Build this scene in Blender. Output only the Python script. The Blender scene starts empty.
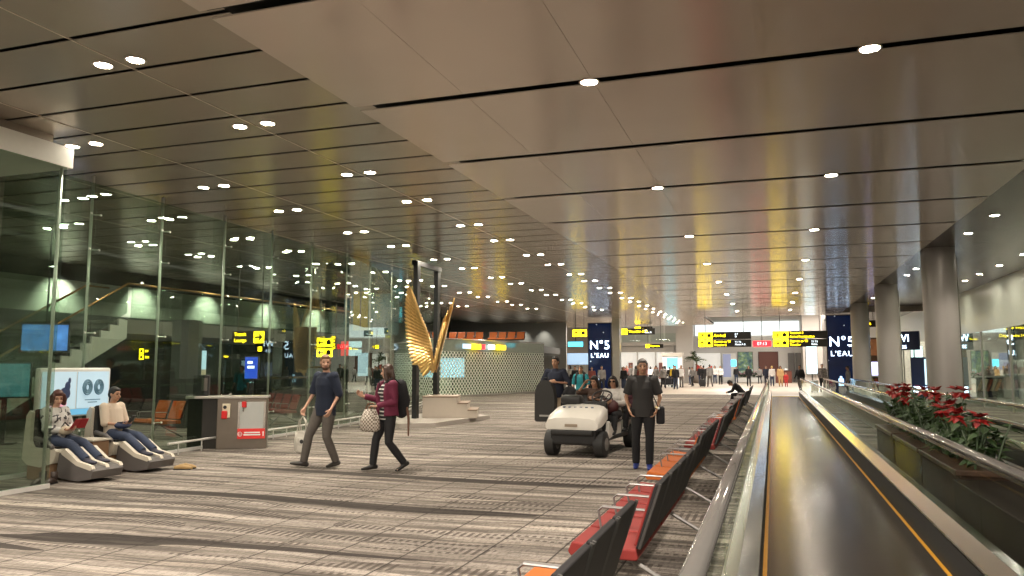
import bpy, bmesh, math, random
from mathutils import Vector, Matrix, Euler
random.seed(7)
PI = math.pi
D = math.radians
sc = bpy.context.scene
col = sc.collection

# ------------------------------------------------------------------ materials
MATS = {}
def mat(name, c, rough=.6, metal=0., emit=0., ecol=None, var=.06, vscale=8., spec=.5, coat=0.):
    """principled material with a little procedural tone variation"""
    if name in MATS: return MATS[name]
    m = bpy.data.materials.new(name); m.use_nodes = True
    nt = m.node_tree; b = nt.nodes['Principled BSDF']
    tc = nt.nodes.new('ShaderNodeTexCoord'); nz = nt.nodes.new('ShaderNodeTexNoise')
    nz.inputs['Scale'].default_value = vscale; nz.inputs['Detail'].default_value = 3
    nt.links.new(tc.outputs['Object'], nz.inputs['Vector'])
    mx = nt.nodes.new('ShaderNodeMix'); mx.data_type = 'RGBA'
    mx.inputs[6].default_value = (*[max(0, v*(1-var)) for v in c], 1)
    mx.inputs[7].default_value = (*[min(1, v*(1+var)) for v in c], 1)
    nt.links.new(nz.outputs['Fac'], mx.inputs[0])
    nt.links.new(mx.outputs[2], b.inputs['Base Color'])
    b.inputs['Roughness'].default_value = rough; b.inputs['Metallic'].default_value = metal
    b.inputs['Specular IOR Level'].default_value = spec
    b.inputs['Coat Weight'].default_value = coat
    if emit:
        b.inputs['Emission Color'].default_value = (*(ecol or c), 1)
        if var >= .3:
            m3 = nt.nodes.new('ShaderNodeMix'); m3.data_type = 'RGBA'; m3.inputs[6].default_value = (*[v*(1-var) for v in (ecol or c)], 1); m3.inputs[7].default_value = (*[min(1, v*(1+var)+.1*var) for v in (ecol or c)], 1)
            nt.links.new(nz.outputs['Fac'], m3.inputs[0]); nt.links.new(m3.outputs[2], b.inputs['Emission Color'])
        b.inputs['Emission Strength'].default_value = emit
    MATS[name] = m
    return m

def glassmat(name, tint=(.8, .9, .85), refl=1.6, haze=0.0, hcol=(.6, .7, .65)):
    if name in MATS: return MATS[name]
    m = bpy.data.materials.new(name); m.use_nodes = True
    nt = m.node_tree; nt.nodes.clear()
    out = nt.nodes.new('ShaderNodeOutputMaterial')
    tr = nt.nodes.new('ShaderNodeBsdfTransparent'); tr.inputs[0].default_value = (*tint, 1)
    gl = nt.nodes.new('ShaderNodeBsdfGlossy'); gl.inputs['Roughness'].default_value = .01
    gl.inputs[0].default_value = (.92, 1, .95, 1)
    lw = nt.nodes.new('ShaderNodeLayerWeight'); lw.inputs[0].default_value = .5
    pw = nt.nodes.new('ShaderNodeMath'); pw.operation = 'POWER'; pw.inputs[1].default_value = 5.
    nt.links.new(lw.outputs['Facing'], pw.inputs[0])
    mu = nt.nodes.new('ShaderNodeMath'); mu.operation = 'MULTIPLY_ADD'; mu.inputs[1].default_value = .96*refl; mu.inputs[2].default_value = .04*refl; mu.use_clamp = True
    nt.links.new(pw.outputs[0], mu.inputs[0])
    mx = nt.nodes.new('ShaderNodeMixShader')
    nt.links.new(mu.outputs[0], mx.inputs[0]); nt.links.new(gl.outputs[0], mx.inputs[2])
    if haze:
        df = nt.nodes.new('ShaderNodeBsdfDiffuse'); df.inputs[0].default_value = (*hcol, 1)
        m2 = nt.nodes.new('ShaderNodeMixShader'); m2.inputs[0].default_value = haze
        nt.links.new(tr.outputs[0], m2.inputs[1]); nt.links.new(df.outputs[0], m2.inputs[2])
        nt.links.new(m2.outputs[0], mx.inputs[1])
    else:
        nt.links.new(tr.outputs[0], mx.inputs[1])
    nt.links.new(mx.outputs[0], out.inputs[0])
    MATS[name] = m
    return m

class N:
    """tiny node helper"""
    def __init__(s, m): s.nt = m.node_tree; s.L = s.nt.links
    def new(s, t, **kw):
        n = s.nt.nodes.new(t)
        for k, v in kw.items(): setattr(n, k, v)
        return n
    def put(s, v, sock):
        if hasattr(v, 'is_linked') or isinstance(v, bpy.types.NodeSocket): s.L.new(v, sock)
        else: sock.default_value = v
    def math(s, op, a, b=0., c=None, clamp=False):
        n = s.new('ShaderNodeMath', operation=op, use_clamp=clamp)
        s.put(a, n.inputs[0]); s.put(b, n.inputs[1])
        if c is not None: s.put(c, n.inputs[2])
        return n.outputs[0]
    def mix(s, f, a, b):
        n = s.new('ShaderNodeMix', data_type='RGBA')
        s.put(f, n.inputs[0]); s.put(a, n.inputs[6]); s.put(b, n.inputs[7])
        return n.outputs[2]
    def noise(s, vec, scale, detail=2., rough=.5):
        n = s.new('ShaderNodeTexNoise'); s.L.new(vec, n.inputs['Vector'])
        n.inputs['Scale'].default_value = scale; n.inputs['Detail'].default_value = detail; n.inputs['Roughness'].default_value = rough
        return n.outputs['Fac']
    def mapping(s, vec, scale, loc=(0, 0, 0)):
        n = s.new('ShaderNodeMapping'); s.L.new(vec, n.inputs['Vector'])
        n.inputs['Scale'].default_value = scale; n.inputs['Location'].default_value = loc
        return n.outputs[0]
    def ramp(s, f, stops, const=False):
        n = s.new('ShaderNodeValToRGB'); s.L.new(f, n.inputs[0]); cr = n.color_ramp
        if const: cr.interpolation = 'CONSTANT'
        while len(cr.elements) < len(stops): cr.elements.new(.5)
        for e, (p, c) in zip(cr.elements, stops):
            e.position = p; e.color = (*c, 1) if len(c) == 3 else c
        return n.outputs[0]

# ------------------------------------------------------------------ mesh builder
class MB:
    def __init__(s): s.bm = bmesh.new()
    def _xf(s, vs, c, rot):
        R = Euler(rot).to_matrix() if rot else None
        for v in vs:
            if R: v.co = R @ v.co
            v.co += Vector(c)
    def box(s, c, size, rot=None, bevel=0., seg=2):
        r = bmesh.ops.create_cube(s.bm, size=1.); vs = r['verts']
        for v in vs: v.co = Vector((v.co.x*size[0], v.co.y*size[1], v.co.z*size[2]))
        if bevel:
            es = list({e for v in vs for e in v.link_edges})
            rr = bmesh.ops.bevel(s.bm, geom=es, offset=bevel, segments=seg, affect='EDGES', profile=.5)
            vs = list({v for f in rr['faces'] for v in f.verts} | {v for v in vs if v.is_valid})
        s._xf(vs, c, rot); return s
    def bb(s, x0, x1, y0, y1, z0, z1, bevel=0., seg=2):
        return s.box(((x0+x1)/2, (y0+y1)/2, (z0+z1)/2), (abs(x1-x0), abs(y1-y0), abs(z1-z0)), None, bevel, seg)
    def cyl(s, p0, p1, r, r2=None, n=14, cap=True):
        return s.tube([p0, p1], [r, r if r2 is None else r2], n=n, cap=cap)
    def tube(s, pts, radii, side=(1, 0, 0), n=14, cap=True, rnd=False, closed=False):
        pts = [Vector(p) for p in pts]
        rad = [r if isinstance(r, (tuple, list)) else (r, r) for r in radii] if isinstance(radii, (list, tuple)) else [(radii, radii)]*len(pts)
        if rnd:
            t0 = (pts[0]-pts[1]).normalized(); t1 = (pts[-1]-pts[-2]).normalized()
            a, b = rad[0], rad[-1]; ma, mb_ = min(a), min(b)
            pre = [(pts[0]+t0*ma*k, (a[0]*w, a[1]*w)) for k, w in ((.95, .25), (.75, .62), (.4, .9))]
            post = [(pts[-1]+t1*mb_*k, (b[0]*w, b[1]*w)) for k, w in ((.4, .9), (.75, .62), (.95, .25))]
            pts = [p for p, _ in pre]+pts+[p for p, _ in post]; rad = [q for _, q in pre]+rad+[q for _, q in post]
        rings = []; S = Vector(side); m = len(pts); prevA = None
        for i, p in enumerate(pts):
            if closed: t = (pts[(i+1) % m]-pts[i-1])
            else: t = pts[min(i+1, m-1)]-pts[max(i-1, 0)]
            t = t.normalized()
            ref = prevA if (prevA is not None) else S
            a = ref-t*ref.dot(t)
            if a.length < .05:
                a = Vector((0, 1, 0))-t*t.y
                if a.length < .05: a = Vector((0, 0, 1))-t*t.z
            a.normalize(); prevA = a; b = t.cross(a)
            rings.append([s.bm.verts.new(p+a*(rad[i][0]*math.cos(2*PI*k/n))+b*(rad[i][1]*math.sin(2*PI*k/n))) for k in range(n)])
        rng = range(m) if closed else range(m-1)
        for i in rng:
            A, B = rings[i], rings[(i+1) % m]
            for k in range(n): s.bm.faces.new((A[k], A[(k+1) % n], B[(k+1) % n], B[k]))
        if cap and not closed:
            s.bm.faces.new(rings[0][::-1]); s.bm.faces.new(rings[-1])
        return s
    def ball(s, c, r, rot=None, sub=2):
        q = bmesh.ops.create_icosphere(s.bm, subdivisions=sub, radius=1.); vs = q['verts']
        r = (r, r, r) if isinstance(r, (int, float)) else r
        for v in vs: v.co = Vector((v.co.x*r[0], v.co.y*r[1], v.co.z*r[2]))
        s._xf(vs, c, rot); return s
    def prism(s, prof, a0, a1, axis='x', loc=(0, 0, 0)):
        """profile polygon (pairs) extruded along an axis. axis x: pairs are (y,z); y: (x,z); z: (x,y)"""
        def P(q, a): return {'x': (a, q[0], q[1]), 'y': (q[0], a, q[1]), 'z': (q[0], q[1], a)}[axis]
        L = Vector(loc)
        A = [s.bm.verts.new(Vector(P(q, a0))+L) for q in prof]; B = [s.bm.verts.new(Vector(P(q, a1))+L) for q in prof]
        n = len(prof)
        for k in range(n): s.bm.faces.new((A[k], A[(k+1) % n], B[(k+1) % n], B[k]))
        s.bm.faces.new(A[::-1]); s.bm.faces.new(B); return s
    def quad(s, *ps):
        s.bm.faces.new([s.bm.verts.new(Vector(p)) for p in ps]); return s
    def lathe(s, prof, n=20, c=(0, 0, 0)):
        C_ = Vector(c); rings = [[s.bm.verts.new(C_+Vector((r*math.cos(2*PI*k/n), r*math.sin(2*PI*k/n), z))) for k in range(n)] for r, z in prof]
        for A, B in zip(rings, rings[1:]):
            for k in range(n): s.bm.faces.new((A[k], A[(k+1) % n], B[(k+1) % n], B[k]))
        s.bm.faces.new(rings[0][::-1]); s.bm.faces.new(rings[-1]); return s
    def build(s, name, m, parent=None, smooth=False, bevel=0., loc=None, rz=0.):
        bmesh.ops.recalc_face_normals(s.bm, faces=s.bm.faces)
        me = bpy.data.meshes.new(name); s.bm.to_mesh(me); s.bm.free()
        return link(name, me, m, parent, smooth, bevel, loc, rz)

def link(name, me, m, parent=None, smooth=False, bevel=0., loc=None, rz=0.):
    o = bpy.data.objects.new(name, me); col.objects.link(o)
    for k in (m if isinstance(m, (list, tuple)) else [m]): me.materials.append(k)
    if smooth:
        me.polygons.foreach_set('use_smooth', [True]*len(me.polygons))
        if smooth == 'auto':
            md = o.modifiers.new('e', 'EDGE_SPLIT'); md.split_angle = D(40)
    if bevel:
        md = o.modifiers.new('b', 'BEVEL'); md.width = bevel; md.segments = 2; md.limit_method = 'ANGLE'
    if parent is not None: o.parent = parent
    if loc: o.location = loc
    if rz: o.rotation_euler.z = rz
    return o

def tag(o, label=None, cat=None, group=None, kind=None):
    if label: o['label'] = label
    if cat: o['category'] = cat
    if group: o['group'] = group
    if kind: o['kind'] = kind
    return o
def struct(o): o['kind'] = 'structure'; return o
def thing(name, label, cat, loc=(0, 0, 0), rz=0., group=None):
    o = bpy.data.objects.new(name, None); col.objects.link(o)
    o.location = loc; o.rotation_euler.z = rz; o.empty_display_size = .2
    return tag(o, label, cat, group)
def copy_tree(o, parent=None):
    c = o.copy(); col.objects.link(c)
    if parent is not None: c.parent = parent
    for ch in list(o.children): copy_tree(ch, c)
    return c
def text(name, s, size, m, parent, loc, rot, align='LEFT', extrude=.004, sx=1., sp=1.):
    cu = bpy.data.curves.new(name, 'FONT'); cu.body = s; cu.size = size; cu.align_x = align; cu.align_y = 'CENTER'; cu.extrude = extrude; cu.space_character = sp
    t = bpy.data.objects.new(name+'_tmp', cu); col.objects.link(t)
    dg = bpy.context.evaluated_depsgraph_get()
    me = bpy.data.meshes.new_from_object(t.evaluated_get(dg)); bpy.data.objects.remove(t); bpy.data.curves.remove(cu)
    me.materials.clear()
    o = link(name, me, m, parent); o.location = loc; o.rotation_euler = rot; o.scale.x = sx
    return o
def remesh(mb, vox, smooth=2):
    me = bpy.data.meshes.new('t'); bmesh.ops.recalc_face_normals(mb.bm, faces=mb.bm.faces); mb.bm.to_mesh(me); mb.bm.free()
    o = bpy.data.objects.new('t', me); col.objects.link(o)
    md = o.modifiers.new('r', 'REMESH'); md.mode = 'VOXEL'; md.voxel_size = vox
    if smooth:
        ms = o.modifiers.new('s', 'SMOOTH'); ms.iterations = smooth; ms.factor = .5
    dg = bpy.context.evaluated_depsgraph_get()
    r = bpy.data.meshes.new_from_object(o.evaluated_get(dg)); bpy.data.objects.remove(o); bpy.data.meshes.remove(me)
    r.materials.clear()
    r.polygons.foreach_set('use_smooth', [True]*len(r.polygons))
    return r

# ------------------------------------------------------------------ people
V = Vector
STAND = dict(pelvis=(0, 0, .95), chest=(0, 0, 1.27), neck=(0, -.01, 1.46), head=(0, .02, 1.625),
             sh=((-.18, 0, 1.41), (.18, 0, 1.41)), el=((-.235, -.03, 1.13), (.235, -.03, 1.13)),
             wr=((-.25, .05, .88), (.25, .05, .88)), hip=((-.09, 0, .91), (.09, 0, .91)),
             kn=((-.10, .02, .50), (.10, .02, .50)), an=((-.11, -.02, .085), (.11, -.02, .085)),
             toe=((-.02, 1, -.02), (.02, 1, -.02)), yaw=0., nod=0.)
SIT = dict(pelvis=(0, 0, .53), chest=(0, -.03, .86), neck=(0, -.04, 1.05), head=(0, 0, 1.21),
           sh=((-.18, -.03, 1.0), (.18, -.03, 1.0)), el=((-.23, .02, .74), (.23, .02, .74)),
           wr=((-.12, .24, .70), (.12, .24, .70)), hip=((-.10, .02, .51), (.10, .02, .51)),
           kn=((-.12, .45, .53), (.12, .45, .53)), an=((-.12, .48, .09), (.12, .48, .09)),
           toe=((-.05, 1, -.02), (.05, 1, -.02)), yaw=0., nod=0.)

def hand(mb, w, d, pn, side, curl=.5, s=1.):
    """palm plus five fingers: w wrist, d direction, pn palm normal, side sign of thumb along x"""
    d = V(d).normalized(); pn = (V(pn)-d*V(pn).dot(d)).normalized(); x = d.cross(pn)*side
    mb.tube([w, w+d*.03*s, w+d*.085*s], [(.024*s, .017*s), (.036*s, .016*s), (.040*s, .014*s)], side=x, n=10, rnd=True)
    for i, (off, L) in enumerate(((.030, .072), (.010, .08), (-.010, .075), (-.029, .058))):
        b = w+d*.083*s+x*off*s; a1 = curl*.7; a2 = curl*1.7
        d1 = d*math.cos(a1)+pn*math.sin(a1); d2 = d*math.cos(a2)+pn*math.sin(a2)
        mb.tube([b-d*.02*s, b, b+d1*L*.5*s, b+d1*L*.5*s+d2*L*.5*s], [.0098*s, .0098*s, .009*s, .008*s], side=x, n=8, rnd=True)
    b = w+d*.025*s+x*.026*s; td = (d*.75+x*.6+pn*.35).normalized(); t2 = (d*.9+x*.15+pn*.5).normalized()
    mb.tube([b-x*.01*s, b+td*.035*s, b+td*.035*s+t2*.032*s], [.013*s, .011*s, .009*s], side=x, n=8, rnd=True)

def person(label, loc, rz, h, skin, top, bottom, shoes, hair, pose=None, base=STAND, vox=.007, sleeve=.45, style='short',
           group=None, untuck=.10, stout=1., female=False, short_legs=None, extra=None, face=True, curl=(.5, .5), loose=1., name='person', beard=None, collar=None):
    J = dict(base); J.update(pose or {}); s = h/1.75
    g = lambda k: V(J[k])*s
    gp = lambda k, i: V(J[k][i])*s
    root = thing(name, label, 'person', loc, rz, group)
    pel, che, nec, hd = g('pelvis'), g('chest'), g('neck'), g('head')
    sdir = (gp('sh', 1)-gp('sh', 0)).normalized(); hdir = (gp('hip', 1)-gp('hip', 0)).normalized()
    R3 = Matrix.Rotation(D(J['yaw']), 3, 'Z') @ Matrix.Rotation(D(J['nod']), 3, 'X')
    H = lambda x, y, z: hd+R3 @ V((x*s, y*s, z*s))
    wsh = (.155 if female else .172)*stout; w = .145*stout; q = stout
    up = (che-pel).normalized(); upn = (nec-che).normalized(); mid = pel.lerp(che, .45)
    def torso(mb, e, low=.10, top_=True):
        mb.tube([pel-up*low*s, pel, mid, che, che.lerp(nec, .55), nec-upn*.035*s, nec+upn*.01*s],
                [((.165*q+e)*s, (.112*q+e)*s), ((.168*q+e)*s, (.115*q+e)*s), ((w+e)*s, (.105*q+e)*s), (((wsh-.005)+e)*s, (.118*q+e)*s), ((wsh+e)*s, (.105+e)*s), ((.10+e)*s, (.075+e)*s), ((.066+e*.4)*s, (.066+e*.4)*s)], side=sdir, n=20)
        if female:
            fwd = up.cross(sdir) * -1
            fwd = V((0, 0, 1)).cross(sdir)
            for k in (-1, 1): mb.ball(che+fwd*.075*s+sdir*k*.075*s+upn*.01*s, ((.068+e)*s, (.06+e)*s, (.065+e)*s))
    def arm(mb, i, e, frac):
        S_, E_, W_ = gp('sh', i), gp('el', i), gp('wr', i)
        inn = S_.lerp(che.lerp(nec, .5), .45)
        L1 = (E_-S_).length; L2 = (W_-E_).length; tot = (L1+L2)*frac
        P = [inn, S_]; Rr = [(.07+e)*s, (.064+e)*s]
        if tot <= L1:
            P.append(S_.lerp(E_, tot/L1)); Rr.append((.064-.014*tot/L1+e*1.5)*s)
        else:
            P += [S_.lerp(E_, .5), E_, E_.lerp(W_, min(1, (tot-L1)/L2))]
            Rr += [(.055+e)*s, (.046+e)*s, (.046-.014*min(1, (tot-L1)/L2)+e)*s]
        mb.tube(P, Rr, side=(0, 1, .1), n=14); mb.ball(S_, (.064+e)*s)
        if tot > L1: mb.ball(E_, (.047+e)*s)
    def leg(mb, i, e, cut=1., flare=0.):
        A, K, B = gp('hip', i), gp('kn', i), gp('an', i)
        if cut < 1.: B2 = K.lerp(B, cut)
        else: B2 = B
        mb.tube([A+V((0, 0, .03*s)), A.lerp(K, .35), K, K.lerp(B2, .35), B2], [(.088*q+e)*s, (.082*q+e)*s, (.056+e)*s, (.055+e*1.1)*s, (.038+e*1.3+flare)*s], side=hdir, n=16)
        mb.ball(K, (.056+e)*s)
    # --- body: one continuous skin surface
    mb = MB(); torso(mb, -.004)
    mb.tube([nec-upn*.05*s, nec, hd-V((0, 0, .05*s))], [.062*s, .054*s, .052*s], side=sdir, n=14)
    mb.ball(hd+V((0, 0, .02*s)), (.074*s, .092*s, .10*s), rot=R3.to_euler(), sub=3)
    mb.ball(H(0, .022, -.045), (.060*s, .068*s, .072*s), rot=R3.to_euler(), sub=3)
    mb.ball(H(0, .055, -.088), (.030*s, .030*s, .026*s), sub=2)
    mb.ball(H(0, .07, .032), (.055*s, .02*s, .014*s), rot=R3.to_euler())
    mb.tube([H(0, .083, .02), H(0, .102, -.012), H(0, .112, -.03)], [.010*s, .012*s, .016*s], n=8, rnd=True)
    for k in (-1, 1):
        mb.ball(H(k*.075, -.005, -.005), (.012*s, .02*s, .032*s), rot=R3.to_euler())
        mb.ball(H(k*.038, .068, -.028), (.022*s, .02*s, .018*s))
    for i in (0, 1):
        arm(mb, i, -.014, 1.)
        W_, E_ = gp('wr', i), gp('el', i); d = J.get('hd', (None, None))[i] or (W_-E_)
        pn = J.get('pn', ((1, .2, 0), (-1, .2, 0)))[i]
        hand(mb, W_-V(d).normalized()*.01*s, d, pn, (-1 if i == 0 else 1), curl[i], s)
        leg(mb, i, -.012)
        A = gp('an', i); t = V(J['toe'][i]).normalized()
        mb.tube([A-t*.04*s+V((0, 0, -.03*s)), A+t*.05*s+V((0, 0, -.04*s)), A+t*.15*s+V((0, 0, -.055*s))], [(.032*s, .032*s), (.038*s, .03*s), (.036*s, .018*s)], side=hdir, n=10, rnd=True)
    link('body', remesh(mb, vox, 2), skin, root)
    # --- face
    if face:
        ew = mat('eye_dark', (.03, .02, .015), .2)
        mb = MB()
        for k in (-1, 1): mb.ball(H(k*.032, .0795, .008), (.014*s, .010*s, .0085*s), rot=R3.to_euler())
        mb.build('eyes', ew, root, True)
        mb = MB(); mb.ball(H(0, .089, -.062), (.024*s, .008*s, .0065*s), rot=R3.to_euler())
        mb.build('mouth', mat('lips', (.33, .12, .10), .5), root, True)
        mb = MB()
        for k in (-1, 1): mb.tube([H(k*.014, .092, .032), H(k*.034, .090, .037), H(k*.052, .076, .030)], [.005*s, .005*s, .003*s], n=6)
        mb.build('eyebrows', hair, root, True)
    # --- hair
    if style != 'none':
        mb = MB()
        e = R3.to_euler()
        mb.ball(H(0, -.016, .036), (.083*s, .096*s, .097*s), rot=e, sub=3)
        mb.ball(H(0, -.045, .0), (.078*s, .066*s, .085*s), rot=e, sub=3)
        mb.ball(H(0, .035, .085), (.06*s, .055*s, .032*s), rot=e)
        if style == 'long':
            for k in (-1, 1): mb.tube([H(k*.06, .0, .05), H(k*.083, -.005, -.03), H(k*.085, -.02, -.13), H(k*.07, -.03, -.2)], [(.03*s, .04*s), (.03*s, .045*s), (.034*s, .045*s), (.02*s, .03*s)], side=(1, 0, 0), n=10, rnd=True)
            mb.tube([H(0, -.06, .0), H(0, -.075, -.1), H(0, -.085, -.22)], [(.08*s, .05*s), (.085*s, .045*s), (.06*s, .025*s)], side=sdir, n=12, rnd=True)
        if style == 'bob':
            for k in (-1, 1): mb.tube([H(k*.065, .01, .05), H(k*.086, .01, -.02), H(k*.088, .0, -.10)], [(.03*s, .05*s), (.032*s, .06*s), (.026*s, .05*s)], side=(1, 0, 0), n=10, rnd=True)
            mb.tube([H(0, -.07, .0), H(0, -.08, -.11)], [(.09*s, .05*s), (.085*s, .04*s)], side=sdir, n=12, rnd=True)
        if style == 'bun': mb.ball(H(0, -.12, .04), .045*s)
        link('hair', remesh(mb, max(vox, .008), 2), hair, root)
    if beard:
        mb = MB()
        mb.ball(H(0, .036, -.082), (.054*s, .052*s, .042*s), rot=R3.to_euler(), sub=3)
        for k in (-1, 1): mb.tube([H(k*.062, .01, .0), H(k*.058, .03, -.06)], [.013*s, .022*s], n=8, rnd=True)
        mb.tube([H(-.03, .084, -.05), H(0, .098, -.044), H(.03, .084, -.05)], [.006*s, .008*s, .006*s], n=6)
        link('beard', remesh(mb, max(vox, .007), 2), beard, root)
    # --- clothing
    mb = MB(); torso(mb, .016*loose, untuck)
    if sleeve > 0:
        for i in (0, 1): arm(mb, i, .006+.008*loose, sleeve)
    link('shirt', remesh(mb, max(vox, .009), 2), top, root)
    if collar:
        mb = MB(); mb.tube([nec-upn*.03*s, nec+upn*.02*s], [(.082*s, .08*s), (.066*s, .066*s)], side=sdir, n=16, cap=True)
        mb.build('collar', collar, root, True)
    mb = MB()
    mb.tube([pel-up*.12*s, pel-up*.03*s, pel+up*.08*s], [(.15*q*s, .105*q*s), (.178*q*s, .124*q*s), (.162*q*s, .115*q*s)], side=hdir, n=20)
    for i in (0, 1): leg(mb, i, .012, short_legs or 1., .006)
    link('trousers', remesh(mb, max(vox, .009), 2), bottom, root)
    for i in (0, 1):
        A = gp('an', i); t = V(J['toe'][i]).normalized(); upz = V((0, 0, 1)); upz = (upz-t*upz.dot(t)).normalized()
        mb = MB()
        mb.tube([A-t*.055*s-upz*.04*s, A+t*.0*s-upz*.035*s, A+t*.10*s-upz*.048*s, A+t*.18*s-upz*.055*s], [(.036*s, .040*s), (.043*s, .045*s), (.047*s, .033*s), (.034*s, .022*s)], side=hdir, n=12, rnd=True)
        mb.tube([A-upz*.03*s, A+upz*.02*s], [.05*s, .046*s], n=12)
        link('shoe', remesh(mb, max(vox, .008), 1), shoes, root)
    return root, J, s
# ================================================================== camera + world
PS, TH, F_, CH = D(18.636), D(5.784), 770., 1.65
cam = bpy.data.cameras.new('camera'); co = bpy.data.objects.new('camera', cam); col.objects.link(co)
cam.sensor_width = 36; cam.lens = 36*F_/1024; cam.clip_start = .05; cam.clip_end = 400
co.location = (0, 0, CH); co.rotation_euler = (PI/2+TH, 0, PS)
sc.camera = co
w = bpy.data.worlds.new('world'); sc.world = w; w.use_nodes = True
w.node_tree.nodes['Background'].inputs[0].default_value = (.75, .66, .55, 1)
w.node_tree.nodes['Background'].inputs[1].default_value = .5
sc.view_settings.view_transform = 'Standard'; sc.view_settings.look = 'None'; sc.view_settings.exposure = .62; sc.view_settings.gamma = 1.
sc.cycles.use_denoising = True; sc.cycles.sample_clamp_indirect = 4.; sc.cycles.sample_clamp_direct = 0
sc.cycles.max_bounces = 7; sc.cycles.diffuse_bounces = 3; sc.cycles.glossy_bounces = 4; sc.cycles.transparent_max_bounces = 24; sc.cycles.caustics_reflective = False; sc.cycles.caustics_refractive = False
sc.cycles.blur_glossy = .5

# ================================================================== materials
chrome = mat('chrome', (.72, .71, .68), .16, 1., var=.03)
steel = mat('brushed_steel', (.5, .47, .43), .34, 1., var=.08, vscale=20)
dsteel = mat('dark_steel', (.15, .135, .12), .35, .8)
black = mat('black', (.012, .012, .013), .45)
rubber = mat('black_rubber', (.018, .018, .018), .6)
handr = mat('handrail_rubber', (.15, .143, .135), .13, .5, coat=.8)
railp = mat('pale_rail', (.72, .70, .66), .4, .3)
white = mat('white_paint', (.8, .8, .77), .4)
yellowp = mat('yellow_paint', (.55, .27, .02), .35)
pane = glassmat('clear_glass', (.93, .96, .93), .18)
gpane = glassmat('green_glass', (.73, .80, .74), 1.5)
gold = mat('gold', (.78, .52, .20), .3, .85, var=.2, vscale=14)
navy = mat('navy_cloth', (.012, .016, .032), .9)
skinA = mat('skin_fair', (.55, .32, .22), .5); skinB = mat('skin_tan', (.42, .23, .14), .5); skinC = mat('skin_brown', (.22, .11, .065), .5)
hairB = mat('hair_black', (.012, .010, .009), .5); hairR = mat('hair_auburn', (.22, .085, .035), .55); hairD = mat('hair_brown', (.05, .024, .014), .5); hairG = mat('hair_grey', (.10, .09, .085), .6)
jeans = mat('blue_denim', (.028, .04, .075), .85, var=.25, vscale=30); khaki = mat('khaki_cloth', (.52, .40, .27), .85); blackc = mat('black_cloth', (.012, .012, .014), .85)
greyc = mat('grey_trousers', (.105, .092, .08), .85, var=.2, vscale=25)
SIGNY = mat('sign_yellow', (.9, .72, .02), .5, emit=6, ecol=(.9, .63, .006)); SIGNW = mat('sign_white', (.9, .95, 1), .5, emit=2.2, ecol=(.8, .92, 1))
signb = mat('sign_black', (.02, .017, .013), .3)

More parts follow.
